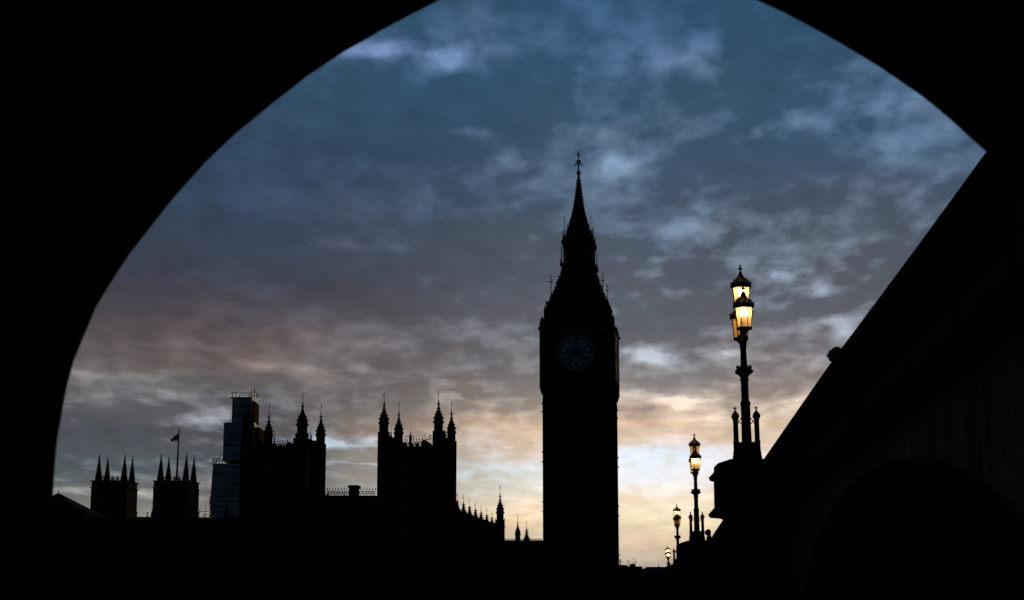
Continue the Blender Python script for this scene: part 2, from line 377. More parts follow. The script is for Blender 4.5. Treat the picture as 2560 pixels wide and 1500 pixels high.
# ------------------------------------------------------------------ bridge
def lx(y, a): return a + .075 * y                    # lateral line of the bridge
PR = [(-14, 4.3), (15, 4.41), (20, 4.44), (28.7, 4.53), (44, 4.53), (76, 4.42), (112, 4.02), (151, 3.3), (190, 2.5), (262, 1.2)]
def zt(y):                                            # parapet top, above the ground datum
    y = min(max(y, PR[0][0]), PR[-1][0])
    for (a, p), (b, q) in zip(PR, PR[1:]):
        if y <= b: return CAM.z + p + (q - p) * (y - a) / (b - a)
bridge = thing('road_bridge', (lx(0, 3.25), 0, 0), 'dark green arched road bridge receding on the right', 'bridge')
YS = [-14 + i * 3 for i in range(93)]
def run(mb, sec):                                     # sec: (lateral, dz below parapet top)
    o = len(mb.v); k = len(sec)
    for y in YS:
        for a, dz in sec: mb.v.append((lx(y, a), y, zt(y) + dz))
    for i in range(len(YS) - 1):
        for j in range(k):
            j2 = (j + 1) % k; mb.f.append((o + i * k + j, o + i * k + j2, o + (i + 1) * k + j2, o + (i + 1) * k + j))
    mb.f.append(tuple(o + j for j in range(k))[::-1]); mb.f.append(tuple(o + (len(YS) - 1) * k + j for j in range(k)))
    return mb
pp = run(MB(), [(3.33, -1.08), (3.33, -.14), (3.27, -.14), (3.25, -.03), (3.30, 0), (3.56, 0), (3.60, -.14), (3.54, -.14), (3.54, -1.08)])
y = 15.0
while y < 150:                                        # pierced panels: raised trefoil frames
    for s_ in (-.16, .16):
        zc = zt(y) - .62
        pp.add([(lx(y, 3.322), y + s_ - .05, zc - .36), (lx(y, 3.322), y + s_ + .05, zc - .36), (lx(y, 3.322), y + s_ + .05, zc + .30), (lx(y, 3.322), y + s_, zc + .42), (lx(y, 3.322), y + s_ - .05, zc + .30),
                (lx(y, 3.29), y + s_ - .05, zc - .36), (lx(y, 3.29), y + s_ + .05, zc - .36), (lx(y, 3.29), y + s_ + .05, zc + .30), (lx(y, 3.29), y + s_, zc + .42), (lx(y, 3.29), y + s_ - .05, zc + .30)],
               [(5, 6, 7, 8, 9), (0, 1, 6, 5), (1, 2, 7, 6), (2, 3, 8, 7), (3, 4, 9, 8), (4, 0, 5, 9)])
    y += .7 if y < 60 else 1.4
pp.build('parapet', bridge_paint, bridge)
run(MB(), [(29.2, -1.08), (29.2, 0), (29.5, 0), (29.5, -1.08)]).build('parapet', bridge_paint, bridge)
run(MB(), [(3.25, -1.40), (3.22, -1.34), (3.22, -1.14), (3.27, -1.085), (3.9, -1.085), (3.9, -1.40)]).build('cornice', cornice_m, bridge)
run(MB(), [(3.905, -1.39), (3.905, -1.15), (29.5, -1.15), (29.5, -1.39)]).build('deck', asphalt, bridge)
for i, yy in enumerate([15 + .62 * k for k in range(90)]):
    z_ = zt(yy) - 1.402; MB().box(lx(yy, 3.30), lx(yy, 3.68), yy, yy + .16, z_ - .16, z_).build('cornice_bracket', bridge_paint, bridge)
PIERS = [42, 75.7, 111.4, 151, 190, 227]
def arch_z(y, y0, y1, zc, zs):
    c = (y0 + y1) / 2; a = (y1 - y0) / 2; t = max(0, 1 - ((y - c) / a) ** 2); return zs + (zc - zs) * sqrt(t)
ends = [13.5] + PIERS + [262]
for k in range(len(ends) - 1):
    y0 = ends[k] + (.2 if k == 0 else .9); y1 = ends[k + 1] - .9
    for a in (3.72, 9.5, 16.0, 22.5, 28.6):
        mb = MB(); n = 28; th = .25
        for i in range(n):
            ya = y0 + (y1 - y0) * i / n; yb = y0 + (y1 - y0) * (i + 1) / n
            za = arch_z(ya, y0, y1, zt(ya) - 2.05, .4); zb = arch_z(yb, y0, y1, zt(yb) - 2.05, .4)
            ta, tb = zt(ya) - 1.402, zt(yb) - 1.402
            mb.add([(lx(ya, a), ya, za), (lx(yb, a), yb, zb), (lx(yb, a), yb, tb), (lx(ya, a), ya, ta),
                    (lx(ya, a + th), ya, za), (lx(yb, a + th), yb, zb), (lx(yb, a + th), yb, tb), (lx(ya, a + th), ya, ta)],
                   [(0, 3, 2, 1), (4, 5, 6, 7), (0, 1, 5, 4), (3, 7, 6, 2), (0, 4, 7, 3), (1, 2, 6, 5)])
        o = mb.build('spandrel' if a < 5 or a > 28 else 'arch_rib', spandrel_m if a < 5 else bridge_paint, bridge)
        if a < 5:                                     # moulded rim of the arch
            rm = MB(); pts = []
            for i in range(41):
                yy = y0 + (y1 - y0) * i / 40; pts.append((lx(yy, a - .03), yy, arch_z(yy, y0, y1, zt(yy) - 2.05, .4) + .05))
            rm.path(pts, .07, 6).build('arch_rim', bridge_paint, o)
for k, y in enumerate(PIERS):
    mb = MB(); mb.box(lx(y, 3.3), lx(y, 29), y - 1.0, y + 1.0, -4.4, zt(y) - 1.45)
    ax = lx(y, 2.62)
    mb.lathe(ax + .15, y, [(-4.4, 1.1), (-.6, 1.1), (-.2, .82), (zt(y) - 2.0, .80)], 8)
    mb.build('pier', granite, bridge)
ab = MB().poly([(lx(-14, 3.72), -14), (lx(-14, 29), -14), (lx(13.5, 29), 13.5), (lx(13.5, 3.72), 13.5)], -4.4, zt(0) - 1.45); ab.build('abutment', granite, bridge)
# turrets that carry the lamps
LAMPS = [  # base px, py, distance, tip px, py, lit (centre, near, far), label
    (1868.8, 1150, 42.0, 1850, 661, (1, 1, .35), 'nearest and tallest three-lantern bridge lamp, its top and front lanterns glowing amber'),
    (1743.0, 1352, 75.7, 1735.4, 1082, (0, 1, 0), 'second bridge lamp away, only its front lantern lit under a dark top lantern'),
    (1696.0, 1411, 111.4, 1691.7, 1259.3, (1, .1, 0), 'third bridge lamp away, its top lantern lit above a dark front lantern'),
    (1673.5, 1446, 151.0, 1668.5, 1364.8, (1, 1, 0), 'farthest and smallest bridge lamp, both lanterns glowing low beside the rooftops')]
s1 = mpp(1860, 900, 42)
for (bx, by, Y, tx, ty, lit, lab) in LAMPS:
    b = P(bx, by, Y); q = 1.0
    tb = MB()
    zz_ = lambda py: b.z + (1150 - py) * s1
    R = .875
    tb.lathe(b.x, b.y, [(zz_(1300), .55), (zz_(1292), R * .86), (zz_(1290), R * 1.13), (zz_(1282), R * 1.19), (zz_(1265), R), (zz_(1201), R), (zz_(1199), R * 1.10), (zz_(1191), R * 1.15), (zz_(1177), R * .99),
                        (zz_(1166), R * .99), (zz_(1160), R * .93), (zz_(1149), .46)], 8)
    tb.lathe(b.x, b.y, [(-1.0, .62), (zz_(1305), .62), (zz_(1299), .56)], 8)
    tb.build('lamp_turret', granite, bridge)

# ------------------------------------------------------------------ bridge lamps
def lamp(bx, by, Y, tx, ty, lit, lab):
    b = P(bx, by, Y); t = P(tx, ty, Y)
    root = thing('bridge_lamp', (b.x, b.y, b.z), lab, 'street lamp', 'three-lantern lamps along the bridge')
    lean = atan2(t.x - b.x, t.z - b.z)
    root.rotation_euler = (0, lean, -math.atan(.075))
    ks = (t.z - b.z) / ((1150 - 661) * s1); ks = 1 + (ks - 1) * 1.0; root.scale = (1, 1, ks)
    z = lambda py: (1150 - py) * s1
    r = lambda px: px * s1
    def bd(mb, n, m, par=root): return mb.build(n, m, par, world=False)
    # plinth and pole
    bd(MB().lathe(0, 0, [(z(1153), r(37)), (z(1143), r(37)), (z(1142), r(33)), (z(1134), r(33)), (z(1130), r(28)), (z(1110), r(24)), (z(1107), r(22))], 8), 'plinth', lamp_paint)
    po = MB().lathe(0, 0, [(z(1110), r(13)), (z(1065), r(12)), (z(1016), r(12)), (z(1012), r(13.5)), (z(1006), r(12)), (z(1004), r(9.6)), (z(956), r(9.4)), (z(954), r(11.5)), (z(950), r(11.5)), (z(948), r(9.6)), (z(944), r(10.5))], 12)
    po.lathe(0, 0, [(z(924), r(8.6)), (z(880), r(7.6)), (z(862), r(9)), (z(858), r(9)), (z(856), r(12.4)), (z(841), r(12.4)), (z(839), r(8)), (z(812), r(5)), (z(790), r(5)), (z(779), r(8))], 12)
    for i in range(5):
        po.cbox((0, -r(8.4), z(914 - i * 9)), (r(2.2), r(1), r(2.6)))
    bd(po, 'pole', lamp_paint)
    ga = MB().lathe(0, 0, [(z(946), r(10)), (z(941), r(14)), (z(936), r(22)), (z(933), r(24.5)), (z(930), r(24)), (z(927), r(20)), (z(921), r(20)), (z(921), r(17)), (z(924), r(17)), (z(924), r(8))], 8)
    for i in range(24):
        a = 2 * pi * i / 24; ga.cbox((r(18.6) * cos(a), r(18.6) * sin(a), z(919.6)), (r(1.1), r(1.1), r(2.2)))
    bd(ga, 'gallery', lamp_paint)
    for sx_ in (-1, 1):
        X = sx_ * r(26)
        sp = MB().lathe(X, 0, [(z(1150), r(10.5)), (z(1140), r(10.5)), (z(1138), r(9)), (z(1132), r(9.5)), (z(1128), r(8)), (z(1110), r(7.5)), (z(1107), r(8.6)), (z(1103), r(7)), (z(1100), r(6.7)), (z(1054), r(6.6)), (z(1052), r(8)), (z(1049), r(7.5)),
                               (z(1046), r(10.4)), (z(1042), r(10.6)), (z(1036), r(8)), (z(1031), r(3.6)), (z(1027), r(1.8)), (z(1024), r(1.4))], 8)
        sp.cbox((X, 0, z(1022.5)), (r(4), r(1.5), r(1.6))).lathe(X, 0, [(z(1024), r(1.5)), (z(1021), r(2.2)), (z(1018.6), r(.4))], 6)
        sp.tube((X - sx_ * r(5), 0, z(1062)), (sx_ * r(11), 0, z(1046)), r(1.3)).tube((X - sx_ * r(5), 0, z(1050)), (sx_ * r(11), 0, z(1062)), r(1.1))
        bd(sp, 'side_post', lamp_paint)
    # lanterns: (y offset, rim row, lit)
    for yo, dyp, lt in ((0, 0, lit[0]), (-.75, 65, lit[1]), (.75, 65, lit[2])):
        cz = lambda py: z(py + dyp)
        fr = MB().lathe(0, yo, [(cz(722), r(22.5)), (cz(721), r(26)), (cz(717), r(26.8)), (cz(712), r(26)), (cz(710), r(23)), (cz(710), r(20)), (cz(722), r(20)), (cz(722), r(22.5))], 16, close=False)
        for i in range(16):
            a = 2 * pi * i / 16; fr.cbox((r(25.6) * cos(a), yo + r(25.6) * sin(a), cz(709)), (r(1.2), r(1.2), r(1.8)))
        fr.lathe(0, yo, [(cz(769), r(18)), (cz(770), r(20.6)), (cz(774), r(20)), (cz(777), r(12)), (cz(782), r(7)), (cz(786), r(4.6)), (cz(790), r(4)), (cz(790), r(2)), (cz(772), r(2))], 8)
        for i in range(8):
            a = pi / 8 + 2 * pi * i / 8
            fr.tube((r(22.4) * cos(a), yo + r(22.4) * sin(a), cz(722)), (r(18.2) * cos(a), yo + r(18.2) * sin(a), cz(770)), r(1.1), 4)
            dp = [(22.5, 709.5), (21, 705), (17, 701), (11, 697), (7.2, 693), (5, 688)]
            fr.path([(r(q) * cos(a), yo + r(q) * sin(a), cz(h)) for q, h in dp], r(1.15), 4)
        fr.lathe(0, yo, [(cz(721.5), r(20.5)), (cz(719.5), r(20.5))], 16)
        lan = bd(fr, 'lantern', lamp_paint)
        gl = MB()
        for i in range(8):
            a = pi / 8 + 2 * pi * i / 8; a2 = a + pi / 4
            gl.add([(r(22) * cos(a), yo + r(22) * sin(a), cz(722)), (r(22) * cos(a2), yo + r(22) * sin(a2), cz(722)), (r(17.8) * cos(a2), yo + r(17.8) * sin(a2), cz(770)), (r(17.8) * cos(a), yo + r(17.8) * sin(a), cz(770))], [(0, 1, 2, 3)])
        bd(gl, 'glass', amber_glass, lan)
        bd(MB().lathe(0, yo, [(cz(709.5), r(22)), (cz(705), r(20.5)), (cz(701), r(16.5)), (cz(697), r(10.5)), (cz(693), r(6.8)), (cz(688), r(4.6))], 8, close=False), 'dome_glass', dome_glass, lan)
        fi = MB().lathe(0, yo, [(cz(692), r(7)), (cz(690), r(6)), (cz(688), r(6.4)), (cz(686), r(4.4)), (cz(684), r(5.6)), (cz(682), r(4)), (cz(680), r(2.2)), (cz(676), r(2)), (cz(674), r(3.2)), (cz(670), r(2)), (cz(667), r(2.8)), (cz(664), r(2.4)), (cz(661), r(.3))], 8)
        fi.cbox((0, yo, cz(672)), (r(5.6), r(1.6), r(1.5))).cbox((0, yo, cz(672)), (r(1.6), r(5.6), r(1.5)))
        bd(fi, 'finial', lamp_paint, lan)
        mm = MB()
        for i in range(4):
            a = pi / 4 + pi / 2 * i
            mm.lathe(r(7) * cos(a), yo + r(7) * sin(a), [(cz(741), r(1)), (cz(737), r(4)), (cz(728), r(4)), (cz(724.5), r(1.5))], 6)
        mm.lathe(0, yo, [(cz(725), r(9)), (cz(724), r(9))], 8)
        bd(mm, 'gas_mantle', lit_mantle if lt >= 1 else (dim_mantle if lt > .2 else unlit_mantle), lan)
    for s_ in (-1, 1):
        ar = MB()
        pts = [(0, s_ * (.1 + .65 * t_), z(880) + (z(855) - z(880)) * t_ ** 2 - r(6) * sin(pi * t_)) for t_ in [i / 8 for i in range(9)]]
        ar.path(pts, r(2.4), 6).lathe(0, s_ * .75, [(z(866), r(1)), (z(862), r(3.5)), (z(856), r(3)), (z(853), r(4.5))], 8)
        c = (0, s_ * .34, z(866)); ar.path([(0, c[1] + r(7) * cos(t_), c[2] + r(7) * sin(t_)) for t_ in [i * pi / 4 for i in range(8)]], r(1.4), 5)
        bd(ar, 'bracket', lamp_paint)
    return root

for a in LAMPS: lamp(*a)

# ------------------------------------------------------------------ people at the bridge parapet
def person(px, py, Y, lab, nx):
    h = P(px, py, Y)                                   # head centre
    foot = zt(Y) - 1.14
    H = h.z - foot
    # nx:                                           # the body stands behind the parapet, the head leans out over it
    J = {}
    v = []; e = []; rr = []
    def V_(x, y, z, r, par=None):
        v.append((x, y, z)); rr.append(r)
        if par is not None: e.append((par, len(v) - 1))
        return len(v) - 1
    pel = V_(nx, 0, .92, .15); wa = V_(nx - .03, 0, 1.12, .13, pel); ch = V_(nx * .65, 0, H - .36, .17, wa); nk = V_(nx * .26, 0, H - .14, .075, ch)
    hd = V_(.01, 0, H - .03, .105, nk); V_(0, 0, H + .05, .09, hd)
    for s_ in (-1, 1):
        sh = V_(nx - .14, s_ * .17, H - .30, .075, ch); el = V_(nx - .2, s_ * .26, H - .50, .05, sh); wr = V_(nx - .36, s_ * .12, H - .50, .035, el); V_(nx - .42, s_ * .05, H - .49, .03, wr)
        hp = V_(nx, s_ * .1, .86, .1, pel); kn = V_(nx - .02, s_ * .11, .48, .065, hp); an = V_(nx + .02, s_ * .11, .09, .045, kn); V_(nx - .14, s_ * .12, .04, .04, an)
    me = bpy.data.meshes.new('person'); me.from_pydata(v, e, []); me.update()
    o = bpy.data.objects.new('person', me); COL.objects.link(o); me.materials.append(coat_m)
    o.location = (h.x, h.y, foot)
    m = o.modifiers.new('skin', 'SKIN'); sv = me.skin_vertices[0].data
    for i, r_ in enumerate(rr): sv[i].radius = (r_, r_)
    sv[0].use_root = True
    s2 = o.modifiers.new('sub', 'SUBSURF'); s2.levels = 2; s2.render_levels = 2
    tag(o, lab, 'person', 'people on the bridge')
    hm = MB(); 
    for k in range(7):
        pass
    prof = [(H + .15, .005), (H + .14, .05), (H + .11, .095), (H + .05, .122), (H - .01, .125), (H - .07, .12), (H - .12, .10), (H - .16, .07)]
    hm.lathe(0.03, 0, prof[::-1], 14)
    ho = hm.build('hair', hair_m, o, world=False)
    s3 = ho.modifiers.new('sub', 'SUBSURF'); s3.levels = 1; s3.render_levels = 1
    fm = MB().lathe(-.055, 0, [(H - .12, .04), (H - .09, .065), (H - .02, .078), (H + .05, .07), (H + .09, .04)], 12)
    fm.cbox((-.14, 0, H - .02), (.015, .012, .02)).cbox((-.13, .03, H + .01), (.008, .012, .006)).cbox((-.13, -.03, H + .01), (.008, .012, .006))
    f = fm.build('face', skin_m, o, world=False)
person(2088, 887, 30.5, 'person with dark hair leaning over the bridge parapet, nearer of the two, only head showing', .34)
person(1769.5, 1331, 78.5, 'far person whose tiny dark head shows above the parapet beside the second lamp', .14)

# ------------------------------------------------------------------ gothic ornament
def crockets(mb, cx, cy, z, r, n, sz, ph=None):
    ph = pi / n if ph is None else ph
    for i in range(n):
        a = ph + 2 * pi * i / n
        mb.cbox((cx + r * cos(a), cy + r * sin(a), z), (sz, sz, sz * .8))
def turret(mb, cx, cy, ztip, u, R=12.0, zbase=None, flag=0, squat=1.0):
    """octagonal turret with crocketed ogee cap, u metres per photo pixel"""
    z = lambda d: ztip - d * u * squat
    k = R / 12.0
    mb.lathe(cx, cy, [(zbase if zbase is not None else z(105), R * 1.3 * u), (z(88), R * 1.3 * u), (z(86), R * 1.36 * u), (z(83), R * 1.3 * u), (z(82), R * u), (z(63), R * u), (z(61), 13.6 * k * u), (z(58), 14.6 * k * u), (z(55), 12.8 * k * u),
                      (z(48), 12.6 * k * u), (z(45), 11.5 * k * u), (z(40), 9.2 * k * u), (z(35), 6 * k * u), (z(30), 3.8 * k * u), (z(24), 2.8 * k * u), (z(15), 1.8 * k * u), (z(8), .9 * k * u), (z(7), 1.5 * k * u), (z(5.5), .7 * k * u)][:0] +
             [(zbase if zbase is not None else z(112), R * 1.3 * u), (z(105), R * 1.3 * u), (z(103), R * 1.38 * u), (z(100), R * u), (z(84), R * u), (z(81), 13.4 * k * u), (z(78), 13.6 * k * u), (z(75), 12.2 * k * u), (z(69), 12 * k * u),
              (z(64), 10.2 * k * u), (z(58), 8.2 * k * u), (z(52), 5 * k * u), (z(47), 3.4 * k * u), (z(40), 2.6 * k * u), (z(32), 1.9 * k * u), (z(25), 1.3 * k * u), (z(22), .8 * k * u), (z(18), .6 * u)], 8)
    for d, rr_, sz in ((79, 13.6, 1.5), (68, 12.6, 1.6), (59, 9.6, 1.4), (52, 6.4, 1.2), (45, 4.4, 1.1), (33, 3.6, 1.1)):
        crockets(mb, cx, cy, z(d), rr_ * k * u, 8, sz * k * u)
    mb.tube((cx, cy, z(22)), (cx, cy, z(0)), .55 * u, 5)
    mb.lathe(cx, cy, [(z(3.4), .3 * u), (z(2), 1.1 * u), (z(0), .2 * u)], 6)
    s_ = -1 if flag == 0 else 1
    return (cx + s_ * 1.7 * u, cy, z(9))
def vane(c, u, parent, s_=-1):
    m = MB().box(c[0] - 1.35 * u, c[0] + 1.35 * u, c[1] - .2 * u, c[1] + .2 * u, c[2] - 2.0 * u, c[2] - .8 * u).box(c[0] - 1.35 * u, c[0] + 1.35 * u, c[1] - .2 * u, c[1] + .2 * u, c[2] + .8 * u, c[2] + 2.0 * u)
    m.box(c[0] - 1.35 * u, c[0] - .4 * u, c[1] - .18 * u, c[1] + .18 * u, c[2] - .8 * u, c[2] + .8 * u)
    m.build('weather_vane', gilt_dull, parent)
def pin(mb, cx, cy, ztip, zb, u, R=6.0):
    """slender crocketed pinnacle that flares to its base"""
    H = ztip - zb; z = lambda t: ztip - t * H
    mb.lathe(cx, cy, [(zb - 2 * u, R * 1.05 * u), (z(.97), R * u), (z(.85), R * .62 * u), (z(.72), R * .42 * u), (z(.6), R * .30 * u), (z(.48), R * .20 * u), (z(.40), R * .12 * u), (z(.34), .5 * u)], 8)
    for t, q in ((.93, .95), (.84, .74), (.74, .6), (.62, .45), (.5, .42)):
        crockets(mb, cx, cy, z(t), R * q * u, 8, R * .12 * u)
    mb.tube((cx, cy, z(.38)), (cx, cy, ztip), .42 * u, 5); mb.lathe(cx, cy, [(z(.08), .2 * u), (z(.04), .9 * u), (ztip, .1 * u)], 6)
def crest(mb, a, b, z, h, pitch, r=None):
    """iron cresting: rails, ogee lattice and fleurs from point a to b"""
    a = Vector((a[0], a[1], z)); b = Vector((b[0], b[1], z)); n = max(2, int(round((b - a).length / pitch))); r = r or h * .045
    up = Vector((0, 0, 1)); st = (b - a) / n
    mb.tube(a + up * .03 * h, b + up * .03 * h, r * 1.3, 4); mb.tube(a + up * .22 * h, b + up * .22 * h, r, 4)
    for i in range(n + 1):
        p = a + st * i
        mb.tube(p, p + up * .2 * h, r * 1.1, 4); mb.tube(p + up * .5 * h, p + up * h, r * 1.1, 4)
        mb.cbox(p + up * .8 * h, (h * .085, h * .03, h * .025))
        mb.lathe(p.x, p.y, [(z + .84 * h, r * .6), (z + .9 * h, h * .065), (z + h * 1.02, r * .3)], 4)
        mb.lathe(p.x, p.y, [(z + .66 * h, r), (z + .70 * h, h * .05), (z + .74 * h, r)], 4)
        if i < n:
            m = p + st * .5
            mb.tube(p + up * .22 * h, m + up * .40 * h, r, 4); mb.tube(p + st + up * .22 * h, m + up * .40 * h, r, 4)
            mb.tube(m + up * .36 * h, p + up * .58 * h, r, 4); mb.tube(m + up * .36 * h, p + st + up * .58 * h, r, 4)
            mb.tube(m + up * .42 * h, m + up * .56 * h, r * 1.4, 4)
def window(parent, cx, y, zc, w, h, m=None):
    """gothic window in a wall facing the river (-Y)"""
    fr = MB(); y0, y1 = y - .10, y + .05
    fr.box(cx - w, cx - w * .86, y0, y1, zc - h, zc + h * .6).box(cx + w * .86, cx + w, y0, y1, zc - h, zc + h * .6)
    fr.box(cx - w, cx + w, y0 - .04, y1, zc - h - .15, zc - h)
    fr.tube((cx - w, y - .03, zc + h * .6), (cx, y - .03, zc + h), .09, 4).tube((cx + w, y - .03, zc + h * .6), (cx, y - .03, zc + h), .09, 4)
    for q in (-.33, .33): fr.box(cx + w * q - .05, cx + w * q + .05, y0 + .03, y1, zc - h, zc + h * .7)
    f = fr.build('window', stone, parent)
    MB().slab([(cx - w * .86, zc - h), (cx + w * .86, zc - h), (cx + w * .86, zc + h * .6), (cx, zc + h * .94), (cx - w * .86, zc + h * .6)], y - .004, y + .03).build('pane', win_glass, f)

GZ = .2
# ------------------------------------------------------------------ the two big river-front towers
def palace_tower(tips, ybody, yside, lab, R):
    """tips: front-left, back-left, front-right, back-right turret tips (px, py, Y)"""
    T_ = [P(*t) for t in tips]; u = mpp(tips[2][0], 1050, 270)
    root = thing('palace_tower', ((T_[0].x + T_[3].x) / 2, (T_[0].y + T_[3].y) / 2, GZ), lab, 'palace tower', 'turreted river-front palace towers')
    zb = Z(ybody, 270)
    fl, bl, fr_, br = T_
    w = MB().poly([(fl.x, fl.y), (fr_.x, fr_.y), (br.x, br.y), (bl.x, bl.y)], GZ, zb)
    # string courses, buttress strips, pierced parapet with small merlons
    for py in (1135, 1185, 1240, 1290, 1350):
        z_ = Z(py, 270); w.poly([(fl.x - .25, fl.y - .25), (fr_.x + .25, fr_.y - .25), (br.x + .25, br.y + .2), (bl.x - .25, bl.y + .2)], z_, z_ + .35)
    for k in range(1, 4):
        x = fl.x + (fr_.x - fl.x) * k / 4; w.box(x - .22, x + .22, fl.y - .5, fl.y + .1, GZ, zb + .2)
    zs_ = Z(yside, 276)
    for p_, q_ in ((fl, bl), (fr_, br)):
        w.poly([(p_.x - .3, p_.y), (p_.x + .3, p_.y), (q_.x + .3, q_.y), (q_.x - .3, q_.y)], zb - .5, zs_)
        for k in range(6):
            t_ = (k + .5) / 6; w.box(p_.x + (q_.x - p_.x) * t_ - .28, p_.x + (q_.x - p_.x) * t_ + .28, p_.y + (q_.y - p_.y) * t_ - .4, p_.y + (q_.y - p_.y) * t_ + .4, zs_ - .1, zs_ + .4)
    n = 9
    for k in range(n):
        x = fl.x + (fr_.x - fl.x) * (k + .5) / n; w.box(x - .3, x + .3, fl.y - .1, fl.y + .3, zb, zb + .55)
    w.build('wall', stone, root)
    for k in range(4):
        x = fl.x + (fr_.x - fl.x) * (k + .5) / 4
        for py in (1160, 1212, 1265, 1320): window(root, x, fl.y, Z(py, 270), .62, 1.25)
    for i, (t, p) in enumerate(zip(tips, T_)):
        ut = mpp(t[0], t[1], t[2]); mb = MB()
        c = turret(mb, p.x, p.y, p.z, ut, R[i], GZ, i % 2)
        o = mb.build('turret', stone, root); vane(c, ut, o)
    # steep little roof with iron cresting
    cxm = (fl.x + br.x) / 2; cym = (fl.y + br.y) / 2; hx = (fr_.x - fl.x) / 2 - .9
    zc = Z(tips[0][3] if len(tips[0]) > 3 else 1118, 276)
    rf = MB().add([(cxm - hx, cym - 3.5, zb - .3), (cxm + hx, cym - 3.5, zb - .3), (cxm + hx, cym + 4.5, zb - .3), (cxm - hx, cym + 4.5, zb - .3),
                   (cxm - hx * .55, cym - 1.4, zc), (cxm + hx * .45, cym - 1.4, zc), (cxm + hx * .45, cym + 2, zc), (cxm - hx * .55, cym + 2, zc)],
                  [(0, 1, 5, 4), (1, 2, 6, 5), (2, 3, 7, 6), (3, 0, 4, 7), (4, 5, 6, 7)])
    ro = rf.build('roof', slate, root)
    return root, T_, u, zb, ro
r1, TA, u1, zb1, ro1 = palace_tower([(622.6, 985, 270), (673.5, 1010, 281.6), (757.6, 982.7, 270), (803.4, 1008.7, 281.6)], 1122, 1106,
                                    'left of the two big square palace towers, overlapping the sheeted scaffold tower', (13.2, 10.5, 13.2, 11.5))
r2, TB, u2, zb2, ro2 = palace_tower([(960.9, 979, 270), (997.7, 1004, 281.6), (1097, 976.6, 270), (1129, 1002, 281.6)], 1116, 1099,
                                    'right of the two big square palace towers, nearer to the clock tower', (12, 11.2, 12, 11))
def crest_part(root, x0, x1, ytop, ybot, Y, pitch_px, name='cresting'):
    a = P(x0, ybot, Y); b = P(x1, ybot, Y); h = Z(ytop, Y, (x0 + x1) / 2) - a.z; mb = MB()
    crest(mb, (a.x, a.y), (b.x, b.y), a.z, h, pitch_px * mpp(x0, ybot, Y)); return mb.build(name, iron, root)
def solid(mb, x0, x1, ytop, ybot, Y, d=1.0):
    a = P(x0, ytop, Y); b = P(x1, ybot, Y); c = P(x0, ybot, Y); mb.box(a.x, P(x1, ytop, Y).x, Y, Y + d, c.z, a.z); return mb
def small_pin(root, x, ytip, ybase, Y, R, name='pinnacle'):
    t = P(x, ytip, Y); mb = MB(); pin(mb, t.x, t.y, t.z, Z(ybase, Y), mpp(x, ytip, Y), R); return mb.build(name, stone, root)
crest_part(r1, 686, 719, 1100, 1120, 275, 7.2)
for x, yt, yb, R in ((686.6, 1075, 1122, 6), (718, 1094, 1122, 3.5), (778, 1067, 1110, 6), (644, 1075, 1125, 7), (737, 1088, 1112, 4)): small_pin(r1, x, yt, yb, 274, R)
solid(MB(), 772, 791, 1101, 1125, 273).build('parapet', stone, r1); solid(MB(), 733, 742, 1095, 1125, 273).build('parapet', stone, r1)
MB().slab([(P(716, 1122, 274).x, Z(1122, 274)), (P(742, 1122, 274).x, Z(1122, 274)), (P(742, 1112, 274).x, Z(1112, 274)), (P(720, 1104, 274).x, Z(1104, 274))], 273.8, 274.6).build('roof_slope', slate, r1)
crest_part(r2, 1034, 1056, 1095, 1114, 275, 7.0)
crest_part(r2, 1006, 1024, 1097, 1116, 276, 7.0)
for x, yt, yb, R in ((978, 1064, 1098, 5), (1056.5, 1088, 1112, 4), (1112, 1062, 1090, 6), (986, 1080, 1108, 5)): small_pin(r2, x, yt, yb, 274, R)
lt_ = MB(); t = P(1026.6, 1069.7, 274); uu = mpp(1026, 1080, 274)
pin(lt_, t.x, t.y, t.z, Z(1093, 274), uu, 3.5); lt_.lathe(t.x, t.y, [(Z(1118, 274), 3.9 * uu), (Z(1093, 274), 3.9 * uu)], 8)
lt_.build('roof_lantern', stone, r2)
fr = MB()
for x in (1014, 1033): fr.tube(P(x, 1118, 273.5), P(x, 1090, 273.5), .7 * uu, 4)
fr.tube(P(1011, 1090, 273.5), P(1036, 1090, 273.5), .8 * uu, 4).build('roof_frame', iron, r2)
fr = MB().slab([(P(1056, 1116, 274).x, Z(1116, 274)), (P(1085, 1116, 274).x, Z(1116, 274)), (P(1066, 1101, 274).x, Z(1101, 274)), (P(1058, 1099, 274).x, Z(1099, 274))], 273.8, 274.8)
fr.build('roof_slope', slate, r2)
fr = MB().path([P(1064, 1098, 274), P(1070, 1099, 274), P(1076, 1097, 274), P(1081, 1094, 274)], 1.0 * uu, 5).path([P(1075, 1094, 274), P(1074, 1090, 274), P(1077, 1087, 274), P(1079, 1088, 274)], 1.1 * uu, 5).tube(P(1062, 1100, 274), P(1062, 1084, 274), .6 * uu, 4)
fr.build('roof_ironwork', iron, r2)

# ------------------------------------------------------------------ palace ranges
def pal_range(lab, plan, ytop, Yref, name='palace_range'):
    xs = [p[0] for p in plan]; ys = [p[1] for p in plan]
    root = thing(name, (sum(xs) / len(xs), sum(ys) / len(ys), GZ), lab, 'palace wing')
    w = MB().poly(plan, GZ, Z(ytop, Yref)); return root, w
